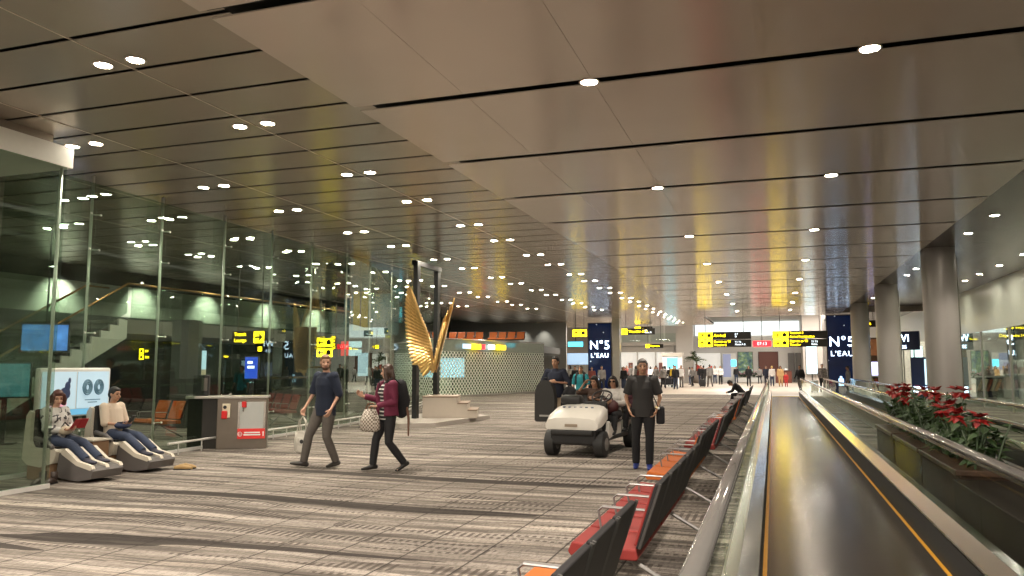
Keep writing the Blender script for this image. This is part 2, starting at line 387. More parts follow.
def carpet():
    m = bpy.data.materials.new('streaked_carpet'); m.use_nodes = True; n = N(m); b = m.node_tree.nodes['Principled BSDF']
    tc = n.new('ShaderNodeTexCoord').outputs['Object']
    warp = n.noise(n.mapping(tc, (.28, .28, 1)), 1., 2.)
    wv = n.new('ShaderNodeVectorMath', operation='MULTIPLY_ADD')
    n.put(warp, wv.inputs[0]); wv.inputs[1].default_value = (0, .55, 0); n.L.new(tc, wv.inputs[2]); p = wv.outputs[0]
    s1 = n.noise(n.mapping(p, (.15, 4.2, 1)), 1., 6., .72)
    s2 = n.noise(n.mapping(p, (.5, 9., 1), (3, 7, 0)), 1., 3., .6)
    s3 = n.noise(n.mapping(p, (.10, .8, 1), (9, 1, 0)), 1., 2.)
    base = n.ramp(s1, [(.30, (.045, .04, .036)), (.42, (.17, .148, .125)), (.52, (.31, .27, .228)), (.62, (.50, .445, .38)), (.75, (.27, .235, .2))])
    base = n.mix(n.math('MULTIPLY', n.math('GREATER_THAN', s2, .56), .5), base, (.10, .083, .07, 1))
    base = n.mix(n.math('MULTIPLY', n.math('LESS_THAN', s2, .41), .5), base, (.58, .50, .41, 1))
    # rows of short dashes
    sx = n.new('ShaderNodeSeparateXYZ'); n.L.new(p, sx.inputs[0])
    dash = n.math('GREATER_THAN', n.math('FRACT', n.math('MULTIPLY', sx.outputs[0], 13.)), .5)
    rows = n.noise(n.mapping(p, (.12, 1.9, 1), (1, 31, 0)), 1., 1.)
    rowm = n.math('MULTIPLY', n.math('GREATER_THAN', rows, .52), n.math('LESS_THAN', rows, .585))
    gapn = n.math('GREATER_THAN', n.noise(n.mapping(p, (.8, 1., 1), (5, 5, 0)), 1., 1.), .45)
    base = n.mix(n.math('MULTIPLY', n.math('MULTIPLY', dash, rowm), n.math('MULTIPLY', gapn, .75)), base, (.075, .06, .05, 1))
    # bold dark and pale sweeps
    b1 = n.noise(n.mapping(p, (.09, 1.3, 1), (40, 2, 0)), 1., 1.)
    base = n.mix(n.math('MULTIPLY', n.math('GREATER_THAN', b1, .66), .85), base, (.035, .029, .026, 1))
    base = n.mix(n.math('MULTIPLY', n.math('MULTIPLY', n.math('GREATER_THAN', b1, .30), n.math('LESS_THAN', b1, .33)), .8), base, (.66, .58, .48, 1))
    # joints between the carpet squares
    s0 = n.new('ShaderNodeSeparateXYZ'); n.L.new(tc, s0.inputs[0])
    jx = n.math('LESS_THAN', n.math('FRACT', n.math('MULTIPLY', s0.outputs[0], 1.6)), .03)
    gr = n.noise(n.mapping(tc, (38, 9, 1)), 1., 3., .7)
    base = n.mix(n.math('MULTIPLY', n.math('LESS_THAN', gr, .46), .38), base, (.09, .078, .066, 1))
    base = n.mix(n.math('MULTIPLY', jx, .8), base, (.04, .034, .03, 1))
    shade = n.ramp(s3, [(.3, (.60, .60, .62)), (.7, (.90, .90, .92))])
    mu = n.new('ShaderNodeMix', data_type='RGBA', blend_type='MULTIPLY'); mu.inputs[0].default_value = 1
    n.L.new(base, mu.inputs[6]); n.L.new(shade, mu.inputs[7])
    n.L.new(mu.outputs[2], b.inputs['Base Color']); b.inputs['Roughness'].default_value = .95; b.inputs['Specular IOR Level'].default_value = .1
    return m

# ================================================================== floor and ceilings
struct(MB().bb(-32, 14, -6, 46.5, -.2, 0).build('floor', carpet()))
struct(MB().bb(-32, 16, 46.5, 92, -.2, 0).build('floor', mat('pale_stone_floor', (.46, .39, .32), .35, var=.08, vscale=.6)))
cpan = mat('ceiling_panel_metal', (.66, .58, .50), .14, .32, var=.04, vscale=1.5)
cpan2 = mat('ceiling_strip_metal', (.52, .455, .38), .2, .42, var=.05, vscale=1.2)
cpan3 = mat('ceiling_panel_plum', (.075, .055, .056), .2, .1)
def ripple(m, ax, ay, up):
    """fine brushed waviness of sheet metal: tiny random tilts, ax across and ay along the hall"""
    n = N(m); b = m.node_tree.nodes['Principled BSDF']
    wn_ = n.new('ShaderNodeTexWhiteNoise', noise_dimensions='3D'); mp = n.mapping(n.new('ShaderNodeNewGeometry').outputs['Position'], (917., 1013., 877.)); n.L.new(mp, wn_.inputs['Vector'])
    sp = n.new('ShaderNodeSeparateColor'); n.L.new(wn_.outputs['Color'], sp.inputs[0])
    f = lambda o, a: n.math('MULTIPLY', n.math('ADD', n.math('SUBTRACT', sp.outputs[o], .5), n.math('MULTIPLY', n.math('SUBTRACT', sp.outputs[2], .5), .6)), a)
    cx = n.new('ShaderNodeCombineXYZ'); n.L.new(f(0, ax), cx.inputs[0]); n.L.new(f(1, ay), cx.inputs[1])
    va = n.new('ShaderNodeVectorMath', operation='ADD'); n.L.new(n.new('ShaderNodeNewGeometry').outputs['Normal'], va.inputs[0]); n.L.new(cx.outputs[0], va.inputs[1])
    vn = n.new('ShaderNodeVectorMath', operation='NORMALIZE'); n.L.new(va.outputs[0], vn.inputs[0]); n.L.new(vn.outputs[0], b.inputs['Normal'])
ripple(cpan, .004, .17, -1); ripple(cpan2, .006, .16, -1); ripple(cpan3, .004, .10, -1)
slot = mat('ceiling_slot', (.008, .007, .006), .8)
seamm = mat('pale_seam', (.60, .52, .42), .6)
XE, XR = -4.45, 3.68
# middle ceiling: wide panels between dark light tracks
mb = MB(); Y0 = 7.62; P = 2.53
for k in range(-4, 16):
    y = Y0+P*k
    # four plates side by side with hairline joints
    xs = [XE, -3.1, -1.68, XR]
    for a, b in zip(xs, xs[1:]): mb.bb(a+(.0015 if a != XE else 0), b-.0015, y+.075, y+P-.075, 4.6, 4.612)
mb.build('ceiling', cpan); struct(bpy.data.objects['ceiling'])
struct(MB().bb(XE+.03, XR-.03, -3, 46.3, 4.74, 4.80).build('ceiling', slot))
mb = MB()
for k in range(-4, 16): mb.bb(XE, XR, Y0+P*k-.02, Y0+P*k+.02, 4.65, 4.68)
struct(mb.build('trim', slot)); bpy.data.objects['trim'].name = 'trim_1'
# left ceiling: narrow strips
mb = MB(); p2 = 2.53/3; ZL = 4.9
for k in range(-8, 68):
    y = 5.60+p2*k
    mb.bb(-21, XE+.15, y+.034, y+p2-.034, ZL, ZL+.008)
struct(mb.build('ceiling', cpan2))
struct(MB().bb(-21, XE+.15, -2, 63, ZL+.09, ZL+.15).build('ceiling', slot))
mb = MB()
for x in (-6.56, -8.98, -11.6, -14.2, -17): mb.bb(x-.008, x+.008, -1, 62, ZL-.003, ZL+.01)
struct(mb.build('trim_2', seamm))
# right ceiling
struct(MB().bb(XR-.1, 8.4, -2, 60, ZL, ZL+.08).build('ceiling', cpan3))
# far hall
struct(MB().bb(-6, 16, 46.4, 92, 7., 7.1).build('ceiling', mat('far_ceiling', (.5, .46, .42), .5)))
struct(MB().bb(XE, 16, 46.3, 46.45, 4.6, 7.).build('wall_soffit', mat('soffit_paint', (.42, .36, .30), .6)))
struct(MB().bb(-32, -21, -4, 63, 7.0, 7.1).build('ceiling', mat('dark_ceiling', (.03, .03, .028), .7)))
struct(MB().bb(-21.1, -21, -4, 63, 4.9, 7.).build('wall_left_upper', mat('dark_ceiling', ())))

# ---- recessed lights
LAMP = mat('lamp_white', (1, .95, .85), .5, emit=220, ecol=(1, .88, .71)); LAMPC = mat('lamp_cool', (1, .98, .95), .5, emit=220, ecol=(1, .90, .74))
rimm = mat('lamp_rim', (.55, .5, .42), .4)
def make_light(r, m):
    mb = MB()
    mb.lathe([(r*1.25, .0), (r*1.3, -.008), (r*1.05, -.012), (r, -.006)], 20)
    mb.bm.faces.ensure_lookup_table()
    o = mb.build('downlight', [rimm, m])
    f = max(o.data.polygons, key=lambda p: (p.center.z < -.004) and len(p.vertices) == 20 and 1 or 0)
    for p in o.data.polygons:
        if len(p.vertices) > 4 and p.center.z < -.003: p.material_index = 1; 
    return o
lm_mid = make_light(.085, LAMP); lm_left = make_light(.085, LAMPC); used = set()
def place_light(proto, loc, label, group):
    o = proto if proto.name not in used else proto.copy()
    if o is not proto: col.objects.link(o)
    used.add(proto.name); o.location = loc; tag(o, label, 'ceiling light', group); return o
for k in range(0, 8):
    for x, nm in ((-1.72, 'left'), (.95, 'right')):
        place_light(lm_mid, (x, Y0+2*P*k, 4.60), 'small round lamp in a dark track of the smooth panel ceiling, %s line of lamps' % nm, 'lamps in the smooth panel ceiling, %s line' % nm)
ly = [6.22+5.06*k for k in range(0, 11)]+[8.49+5.06*k for k in range(0, 11)]
for y in ly:
    for x in (-6.77, -6.33):
        place_light(lm_left, (x, y, ZL-.002), 'round downlight of the paired row in the slatted ceiling nearest the smooth panels', 'paired downlights, row nearest the smooth panel ceiling')
for y in ly[:8]+ly[11:19]:
    if y < 8: continue
    for x in (-9.75, -9.3):
        place_light(lm_left, (x, y, ZL-.002), 'round downlight of the paired row in the slatted ceiling beside the glass wall', 'paired downlights along the glass wall')
for y in ly[:8]+ly[11:18]:
    if y < 10: continue
    for x in (-13.1, -12.6):
        place_light(lm_left, (x, y, ZL-.002), 'round downlight in the slatted ceiling seen through the glass wall, middle row', 'paired downlights behind the glass, middle row')
for y in ly[1:7]+ly[12:18]:
    for x in (-16.2, -15.7):
        place_light(lm_left, (x, y, ZL-.002), 'round downlight in the slatted ceiling seen through the glass wall, deepest row', 'paired downlights behind the glass, deepest row')
for k, y in enumerate((18.9, 21.3, 23.9, 28.6, 30.5, 35.5, 40.5)):
    place_light(lm_left, (4.65, y, ZL-.002), 'round downlight in the plum ceiling beside the columns', 'downlights beside the right columns')
for k, y in enumerate((25.9, 28.5, 31, 33.2, 38)):
    place_light(lm_left, (7.05, y, ZL-.002), 'round downlight in the plum ceiling along the shopfront', 'downlights along the right shopfront')
for y in (50, 56, 62, 68, 74, 80):
    for x in (-3, 1.5, 6): place_light(lm_left, (x, y, 6.998), 'distant round downlight in the high ceiling of the far hall', 'far hall downlights')

def lamp(kind, loc, energy, color=(1, .895, .765), size=.3, target=None, angle=70, blend=1.):
    L = bpy.data.lights.new('lamp', kind); L.energy = energy; L.color = color
    if kind == 'AREA': L.shape = 'DISK'; L.size = size
    if kind == 'SPOT': L.spot_size = D(angle); L.spot_blend = blend; L.shadow_soft_size = .06
    if kind == 'POINT': L.shadow_soft_size = size
    o = bpy.data.objects.new('lamp', L); col.objects.link(o); o.location = loc
    if target is not None: o.rotation_euler = (Vector(target)-Vector(loc)).to_track_quat('-Z', 'Y').to_euler()
    return o
# the same kind of ceiling lamps go on behind the photographer
for y in (2.6, -2.4):
    for x in (-8, -1.72, .95): lamp('AREA', (x, y, 4.55), 220, size=.5, target=(x, y, 0))
# downlights' beams on the carpet (narrow lenses of the same fittings)
for y in [6.2+5.06*k for k in range(0, 9)]:
    lamp('SPOT', (-6.5, y, 4.85), 480, target=(-6.5, y, 0), angle=95)
    if y > 8: lamp('SPOT', (-9.5, y, 4.85), 330, target=(-9.5, y, 0), angle=95)
for k in range(0, 8):
    for x in (-1.72, .95): lamp('SPOT', (x, Y0+2*P*k, 4.56), 380 if x < 0 else 130, target=(x, Y0+2*P*k, 0), angle=95)
for x, y, e in ((-3, 55, 900), (3, 60, 900), (-3, 70, 900), (4, 76, 900), (-12, 70, 700), (-16, 66, 700), (-13, 58, 450)):
    lamp('AREA', (x, y, 6.8 if x > -6 else 4.7), e*.75, color=(1, .93, .84), size=2., target=(x, y, 0))

# ================================================================== moving walkways
beltm = bpy.data.materials.new('walkway_pallets'); beltm.use_nodes = True
n = N(beltm); b = beltm.node_tree.nodes['Principled BSDF']; tc = n.new('ShaderNodeTexCoord').outputs['Object']
sx = n.new('ShaderNodeSeparateXYZ'); n.L.new(tc, sx.inputs[0])
grv = n.math('GREATER_THAN', n.math('FRACT', n.math('MULTIPLY', sx.outputs[0], 60.)), .5)
jn = n.math('LESS_THAN', n.math('FRACT', n.math('MULTIPLY', sx.outputs[1], 2.5)), .03)
nz = n.noise(n.mapping(tc, (6, .25, 1)), 1., 2.)
c = n.mix(nz, (.020, .016, .012, 1), (.045, .037, .028, 1)); c = n.mix(n.math('MULTIPLY', grv, .35), c, (.02, .016, .012, 1)); c = n.mix(n.math('MULTIPLY', jn, .7), c, (.01, .01, .01, 1))
n.L.new(c, b.inputs['Base Color']); b.inputs['Metallic'].default_value = .08; b.inputs['Specular IOR Level'].default_value = .2; b.inputs['Roughness'].default_value = .17; ripple(beltm, .06, .014, 1)
combm = mat('comb_yellow', (.75, .55, .03), .4)
def walkway(label, xl, xr, y0, y1, near):
    t = thing('moving_walkway', label, 'moving walkway', (0, 0, 0))
    MB().bb(xl, xr, y0, y1, .002, .012).build('pallet_belt', beltm, t)
    MB().bb(xl+.02, xr-.02, y1, y1+.35, .002, .02).build('comb_plate', combm, t)
    MB().bb(xl-.1, xr+.1, y1+.35, y1+2.2, .002, .014).build('landing_plate', steel, t)
    for s, x in ((-1, xl), (1, xr)):
        ya = y0
        MB().bb(x-.032*(s > 0)-.0, x+.032*(s < 0), ya, y1, .012, .016).build('edge_line', yellowp, t)
        MB().bb(x+s*.005, x+s*.03, ya, y1+.3, .0, .27).build('skirt_panel', rubber, t)
        MB().prism([(x+s*.005, .26), (x+s*.005, .29), (x+s*.12, .36), (x+s*.20, .36), (x+s*.20, .26)], ya, y1+.6, 'y').build('deck_cover', chrome, t)
        MB().bb(x+s*.20, x+s*.22, ya, y1+.6, .0, .34).build('outer_panel', steel, t)
        gx = x+s*.135; gl = MB(); L = 2.4; y = ya
        while y < y1+.3:
            gl.bb(gx-.006, gx+.006, y+.01, min(y+L, y1+.5)-.01, .35, .935); y += L
        gl.build('balustrade_glass', pane, t)
        MB().bb(gx-.02, gx+.02, ya, y1+.45, .93, .955).build('handrail_guide', chrome, t)
        pts = [(gx, ya, .985)]+[(gx, yy, .985) for yy in (10, 20, 30, y1+.4)]+[(gx, y1+.4+.36*math.sin(a), .985-.30+.30*math.cos(a)) for a in [D(q) for q in (20, 45, 70, 90, 110, 135, 160, 175)]]
        MB().tube(pts, [(.042, .03)]*len(pts), side=(1, 0, 0), n=12).build('handrail', handr, t, True)
        MB().bb(gx-.014, gx+.014, y1+.38, y1+.5, .3, .93).build('newel_end', chrome, t)
    return t
walkway('moving walkway in the foreground with dark belt, yellow edge lines and glass sides', -.13, 1.28, -3, 44.5, True)
walkway('second moving walkway beyond the red flowering planters', 2.72, 3.78, -1, 44.5, False)

# ================================================================== columns
colm = mat('column_panel', (.46, .43, .40), .34, .15, var=.04, vscale=2)
for k, (x, y, z) in enumerate(((4.46, 24, 4.9), (4.40, 34, 4.9), (4.37, 44, 4.9))):
    m = MB()
    for z0, z1 in ((0, 1.55), (1.56, 3.1), (3.11, z)): m.cyl((0, 0, z0), (0, 0, z1), .43, n=40)
    m.cyl((0, 0, .01), (0, 0, z-.01), .424, n=32)
    for a in (D(215), D(280), D(35), D(125)): m.box((.428*math.cos(a), .428*math.sin(a), z/2), (.012, .012, z), (0, 0, a))
    o = m.build('column', colm, None, 'auto', loc=(x, y, 0)); struct(o)
    lr = MB().cyl((.45, .0, .4), (.45, .0, z-.25), .02, n=8).build('edge_tube', chrome, o)
o = struct(MB().box((-8.4, 80, 3.5), (1.7, 1.2, 7)).build('column', mat('column_grey', (.55, .52, .48), .4), None))
o = struct(MB().box((-10.1, 52.4, 2.45), (.5, .6, 4.9)).build('column', steel, None))
o = struct(MB().box((3.9, 60.4, 3.4), (.9, .8, 6.8)).build('column', colm, None))

# ================================================================== left glass wall
fit = mat('spider_fitting', (.74, .75, .70), .35, .45)
wn = [0]
def glass_pane(a, b, z0, z1, m=gpane, post=True, spider=True, fin=False, kick=True):
    wn[0] += 1
    a, b = Vector((*a, 0)), Vector((*b, 0)); d = (b-a); L = d.length; d.normalize(); nrm = Vector((d.y, -d.x, 0))
    if nrm.x < 0: nrm = -nrm
    rz = math.atan2(d.y, d.x)
    o = MB().box(((a.x+b.x)/2, (a.y+b.y)/2, (z0+z1)/2), (L-.012, .014, z1-z0), (0, 0, rz)).build('window_%d' % wn[0], m); struct(o)
    MB().box(((a.x+b.x)/2, (a.y+b.y)/2, .03), (L, .06, .06), (0, 0, rz)).build('bottom_rail', railp, o)
    if post:
        q = b-nrm*.10
        MB().cyl((q.x, q.y, .0), (q.x, q.y, z1+.14), .024, n=10).build('post', fit, o, True)
        if spider:
            sp = MB()
            for z in (.6, 2.2, 3.6, 4.2):
                for sg in (-1, 1): sp.cyl(q+V((0, 0, z)), V((b.x, b.y, z))+d*sg*.10, .011, n=6); sp.ball(V((b.x, b.y, z))+d*sg*.1, .022, sub=1)
            sp.build('spider_fittings', fit, o)
    if kick:
        a2, b2 = a+nrm*.25, b+nrm*.25
        k = MB().cyl((a2.x, a2.y, .22), (b2.x, b2.y, .22), .022, n=8)
        for t in (.15, .5, .85):
            p = a2.lerp(b2, t); k.cyl((p.x, p.y, 0), (p.x, p.y, .22), .012, n=6)
        k.build('kick_rail', railp, o)
    if fin:
        q = b-d*.55+nrm*.02
        MB().box((q.x+nrm.x*.12, q.y+nrm.y*.12, 4.2), (.24, .012, 1.2), (0, 0, math.atan2(nrm.y, nrm.x))).build('glass_fin', pane, o)
    return o
glass_pane((-9.4, 2.5), (-9.4, 5.2), 0.06, 4.45, kick=False, spider=False)
glass_pane((-9.4, 5.2), (-9.4, 8.12), 0.06, 4.45, kick=False, spider=False)
WB = [(-10.7, 8.2), (-10.75, 9.9), (-10.85, 11.6), (-10.95, 13.5), (-11.05, 15.3), (-11.2, 17.2), (-11.35, 19.2), (-11.7, 21.2), (-12.2, 23.6), (-13.0, 26.4), (-14.1, 29.8), (-15.3, 33.4), (-16.55, 36.9)]
for a, b in zip(WB, WB[1:]): glass_pane(a, b, .06, 4.72, fin=True, kick=a[1] > 11)
# mesh printed glass at the end
mm = bpy.data.materials.new('dotted_glass'); mm.use_nodes = True; nt = mm.node_tree; nt.nodes.clear(); n = N(mm)
out = n.new('ShaderNodeOutputMaterial'); tcn = n.new('ShaderNodeTexCoord').outputs['Object']
sx = n.new('ShaderNodeSeparateXYZ'); n.L.new(tcn, sx.inputs[0])
A = n.math('MULTIPLY', sx.outputs[0], 3.6); B = n.math('MULTIPLY', sx.outputs[2], 3.6)
u = n.math('ABSOLUTE', n.math('SUBTRACT', n.math('FRACT', n.math('ADD', A, B)), .5)); v = n.math('ABSOLUTE', n.math('SUBTRACT', n.math('FRACT', n.math('SUBTRACT', A, B)), .5))
hole = n.math('MULTIPLY', n.math('LESS_THAN', u, .385), n.math('LESS_THAN', v, .385))
tr = n.new('ShaderNodeBsdfTransparent'); tr.inputs[0].default_value = (.62, .70, .62, 1)
pr_ = n.new('ShaderNodeBsdfPrincipled'); pr_.inputs['Base Color'].default_value = (.80, .82, .73, 1); pr_.inputs['Roughness'].default_value = .3
ms = n.new('ShaderNodeMixShader'); n.L.new(hole, ms.inputs[0]); n.L.new(pr_.outputs[0], ms.inputs[1]); n.L.new(tr.outputs[0], ms.inputs[2]); n.L.new(ms.outputs[0], out.inputs[0])
a, b = Vector((-16.55, 36.9, 0)), Vector((-13.9, 47.6, 0)); dd = b-a; ang = math.atan2(dd.y, dd.x)
o = struct(MB().bb(-dd.length/2, dd.length/2, -.01, .01, .1, 2.45).build('window_end_dotted', mm, None, loc=((a.x+b.x)/2, (a.y+b.y)/2, 0), rz=ang))
MB().bb(-dd.length/2, dd.length/2, -.05, .05, 0, .1).build('bottom_rail', steel, o)
for k in range(5): MB().cyl((-dd.length/2+k*dd.length/4, .06, 0), (-dd.length/2+k*dd.length/4, .06, 2.45), .03, n=8).build('post', steel, o)
o = struct(MB().bb(-dd.length/2, dd.length/2, -.02, .03, 2.45, 3.05).build('window_spandrel', mat('pale_spandrel_glass', (.22, .25, .20), .08, .2, var=.2), None, loc=((a.x+b.x)/2, (a.y+b.y)/2, 0), rz=ang))
MB().cyl((-dd.length/2, 0, 3.1), (dd.length/2, 0, 3.1), .03, n=8).build('top_rail', steel, o)
# mezzanine floor behind
struct(MB().prism([(-16.7, 36.8), (-14.05, 47.7), (-15, 55.8), (-24, 55.8), (-24, 38)], 2.5, 2.95, 'z').build('floor_mezzanine', mat('slab', (.12, .115, .10), .6)))
struct(MB().bb(-22.1, -17.0, 16.9, 38, 2.55, 2.95).build('floor_mezzanine', mat('slab', ())))
mezz = struct(MB().bb(-17.02, -17.0, 17, 38, 2.95, 3.9).build('window_mezzanine_parapet', gpane)); MB().cyl((-17., 17, 3.95), (-17., 38, 3.95), .03, n=8).build('top_rail', mat('bronze_rail', (.30, .17, .06), .3, .9), mezz)
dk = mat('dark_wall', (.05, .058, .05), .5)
struct(MB().bb(-19.2, -19, 37, 50, 0, 2.5).build('wall_end_lounge', mat('pale_green_wall', (.30, .33, .26), .4))); lamp('AREA', (-17.4, 43, 2.4), 120, (1, .95, .8), size=1.5, target=(-17.6, 43, 0)); lamp('AREA', (-17.5, 39, 2.4), 90, (1, .95, .8), size=1.2, target=(-17.6, 39, 0)); lw = mat('pale_wall', (.62, .63, .55), .7)  # both area lamps added to brighten the interior behind the dotted glass
struct(MB().bb(-22.3, -22.1, 4, 40, 3.4, 4.5).build('wall_left', lw)); struct(MB().bb(-22.4, -22.05, 4, 40, 4.5, 7).build('wall_left_recess_shade', mat('dark_ceiling', ())))  # upper dark strip paints in the shaded recess above the pale wall
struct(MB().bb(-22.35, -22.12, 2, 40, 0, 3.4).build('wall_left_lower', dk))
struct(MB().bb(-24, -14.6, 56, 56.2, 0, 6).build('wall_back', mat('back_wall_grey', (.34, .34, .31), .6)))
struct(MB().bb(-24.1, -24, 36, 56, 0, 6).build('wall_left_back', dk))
for y in (9.5, 12.5, 15.5, 19, 22.5, 26, 30, 34): lamp('SPOT', (-21.2, y, 4.82), 330, (1, .94, .84), target=(-22.2, y, 3.4), angle=85)
for x in (-22, -20, -18, -16.3): lamp('SPOT', (x, 55.2, 4.8), 90, (1, .95, .85), target=(x, 56, 2.9), angle=75)
for x, y in ((-16.3, 44), (-18.6, 42), (-19.5, 46), (-17, 49)): lamp('AREA', (x, y, 4.8), 70, (1, .95, .85), size=.6, target=(x, y, 0))  # added lamps, lifting the dark mezzanine benches
# near gate soffit top left
struct(MB().bb(-14, -9.38, -2, 8.2, 4.45, 4.74).build('trim_soffit', mat('soffit_white', (.86, .86, .78), .5)))
struct(MB().bb(-14, -9.55, -2, 8.0, 4.74, 4.9).build('trim_soffit_upper', cpan2))
lamp('AREA', (-11.5, 6, 4.4), 45, size=.4, target=(-11.5, 6, 0)); lamp('AREA', (-12.9, 13.2, 4.6), 45, size=.5, target=(-14, 15, 0)); lamp('AREA', (-14, 22, 4.6), 35, size=.5, target=(-14, 22, 0))  # middle lamp added to brighten the orange lounge seats

for y in (18.9, 23.9, 28.6, 33.5, 38.5, 43): lamp('SPOT', (5.4, y-1.5, 4.85), 260, target=(5.2, y-1.2, 0), angle=100)  # spots added near the right downlights to lighten the columns
# ================================================================== right side shops
struct(MB().bb(8.1, 8.3, -2, 60, 3.05, 4.9).build('wall_right_bulkhead', mat('bulkhead', (.74, .80, .70), .3)))
for k, y in enumerate((20, 24, 28, 32, 36, 40, 44, 48, 52, 56)):
    o = struct(MB().bb(8.1, 8.12, y, y+3.96, 0.05, 3.05).build('window_shopfront', gpane)); MB().bb(8.06, 8.16, y-.03, y+.03, 0, 3.05).build('mullion', steel, o)
struct(MB().bb(13.5, 13.6, 10, 62, 0, 4.9).build('wall_right', mat('shop_wall', (.5, .48, .44), .6)))
struct(MB().bb(8.3, 13.6, 10, 62, 3.9, 4.0).build('ceiling', cpan2))
for y in (26, 34, 42, 50): lamp('AREA', (10.5, y, 3.8), 90, (1, .95, .88), size=1., target=(10.5, y, 0))
for k, (x, y) in enumerate([(9.5+1.3*(i % 3), 24+3.2*(i//3)) for i in range(18)]): place_light(lm_left, (x, y, 3.898), 'round downlight inside the shop on the right, seen through its glass', 'shop downlights on the right')
# ================================================================== far end wall
fw = mat('far_wall', (.72, .70, .66), .6)
struct(MB().bb(-9, 16, 86, 86.3, 0, 7.1).build('wall_far', fw))
ew = MB().bb(-7.9, 2.7, 85.85, 86, 4.9, 6.35).build('wall_far_light_band', mat('light_band', (.9, .97, .97), .5, emit=.75, ecol=(.86, .97, 1)))
struct(ew)
struct(MB().bb(2.8, 5.6, 80, 86, 0, 7).build('wall_far_right', mat('far_pier', (.44, .40, .36), .6)))
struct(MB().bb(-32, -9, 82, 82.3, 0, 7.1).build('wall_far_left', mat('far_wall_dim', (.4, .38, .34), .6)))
struct(MB().bb(-6.1, -6, 62.9, 63.0, 4.9, 7).build('wall_step', fw)); struct(MB().bb(-32, -6, 63, 63.2, 4.9, 7).build('wall_step_face', fw)); struct(MB().bb(-32, -5, 63, 92, 7., 7.1).build('ceiling', mat('far_ceiling', ())))
# ================================================================== hanging signs
TR = (PI/2, 0, 0)
def arrow(mb, cx, cz, s, ang, y):
    """flat arrow facing the camera side (-y)"""
    pr = [(-.5, -.10), (.08, -.10), (-.14, -.34), (.10, -.34), (.48, 0), (.10, .34), (-.14, .34), (.08, .10), (-.5, .10)]
    ca, sa = math.cos(ang), math.sin(ang)
    mb.prism([(cx+s*(px*ca-pz*sa), cz+s*(px*sa+pz*ca)) for px, pz in pr], y, y+.012, 'y')
def sign(label, loc, w, h, rows, rods=True, ztop=None, rz=0., group=None, name='hanging_sign'):
    """rows: list of (arrow angle or None, icon?, lines, white lines, mirrored). text in lit yellow on black"""
    t = thing(name, label, 'sign', loc, rz, group)
    nr = len(rows); rh = h/nr
    for i, (aa, icon, lines, whites, right) in enumerate(rows):
        z1 = h/2-rh*i; z0 = z1-rh*.94; zc = (z0+z1)/2; q = rh*.9
        MB().bb(-w/2, w/2, -.05, .07, z0, z1, .01).build('panel', signb, t)
        x = -w/2+.03; mb = MB(); any_ = False
        if right: x = w/2-.03-q*(2 if icon else 1)
        if aa is not None:
            mb.bb(x, x+q*.96, -.058, -.05, zc-q*.46, zc+q*.46)
            arrow_m = MB(); arrow(arrow_m, x+q*.48, zc, q*.8, aa, -.066); arrow_m.build('arrow', signb if True else SIGNY, t)
            x += q; any_ = True
        if icon:
            mb.bb(x, x+q*.96, -.058, -.05, zc-q*.46, zc+q*.46); any_ = True
            ic = MB()
            if icon == 'plane':
                ic.prism([(x+q*.1, zc-.04*q), (x+q*.85, zc-.04*q), (x+q*.85, zc+.04*q), (x+q*.1, zc+.04*q)], -.066, -.058, 'y')
                ic.prism([(x+q*.35, zc-.34*q), (x+q*.48, zc-.34*q), (x+q*.62, zc), (x+q*.48, zc+.34*q), (x+q*.35, zc+.34*q), (x+q*.48, zc)], -.066, -.06, 'y')
            else:
                ic.bb(x+q*.2, x+q*.76, -.066, -.058, zc-q*.22, zc+q*.22); ic.bb(x+q*.34, x+q*.62, -.066, -.058, zc+q*.22, zc+q*.32)
                ic.bb(x+q*.27, x+q*.69, -.07, -.066, zc-q*.06, zc+q*.12)
            ic.build('pictogram', signb, t); x += q
        if any_: mb.build('pictogram_field', SIGNY, t)
        tx = x+.06 if not right else -w/2+.08
        k = len(lines)
        for j, ln in enumerate(lines):
            sz = rh*.62/max(1, k)*(1.15 if k > 1 else .85)
            text('lettering', ln, sz, SIGNY, t, (tx, -.056, zc+(k-1)*rh*.22-j*rh*.44), TR)
        if whites:
            for j, ln in enumerate(whites):
                text('lettering', ln, rh*.3, SIGNW, t, (w/2-w*.30, -.056, zc+(len(whites)-1)*rh*.15-j*rh*.30), TR)
    if rods:
        zt = (ztop or 4.6)-loc[2]
        for x in (-w*.36, w*.36): MB().cyl((x, 0, h/2-.02), (x, 0, zt), .018, n=8).build('rod', dsteel, t)
    return t
sign('two row yellow and black hanging direction sign left of the red display', (-2.56, 45.2, 3.13), 2.9, .88,
     [(D(45), 'box', ['Arrival'], ['E F', 'D'], False), (D(90), 'box', ['Skytrain to T3', 'Transfer C'], ['T1 T3', 'Gates A B'], False)])
sign('two row yellow and black hanging direction sign right of the red display', (1.45, 45.2, 3.12), 2.85, .9,
     [(0, 'box', ['Terminal 3', 'Arrival Immigration'], [], False), (0, 'box', ['Skytrain to T3', 'Transfer'], ['T1 T3', 'Gates'], False)])
t = thing('clock_sign', 'small red lit digital display hanging between the two big yellow signs', 'display', (-.54, 45.2, 2.88))
MB().bb(-.48, .48, -.06, .06, -.16, .16, .03).build('housing', mat('red_lit', (.7, .02, .02), .4, emit=2.2, ecol=(1, .02, .03)), t)
text('lettering', '07:13', .24, mat('pale_red_digits', (1, .6, .6), .5, emit=2.5, ecol=(1, .5, .5)), t, (0, -.066, 0), TR, 'CENTER')
MB().cyl((0, 0, .15), (0, 0, 1.72), .018, n=8).build('rod', dsteel, t)
sign('long yellow lit sign hanging near the left lit perfume panel', (-7.9, 48, 3.77), 2.1, .42, [(None, 'plane', ['Transfer A B'], ['E F', 'Gates D'], False)], ztop=4.9)
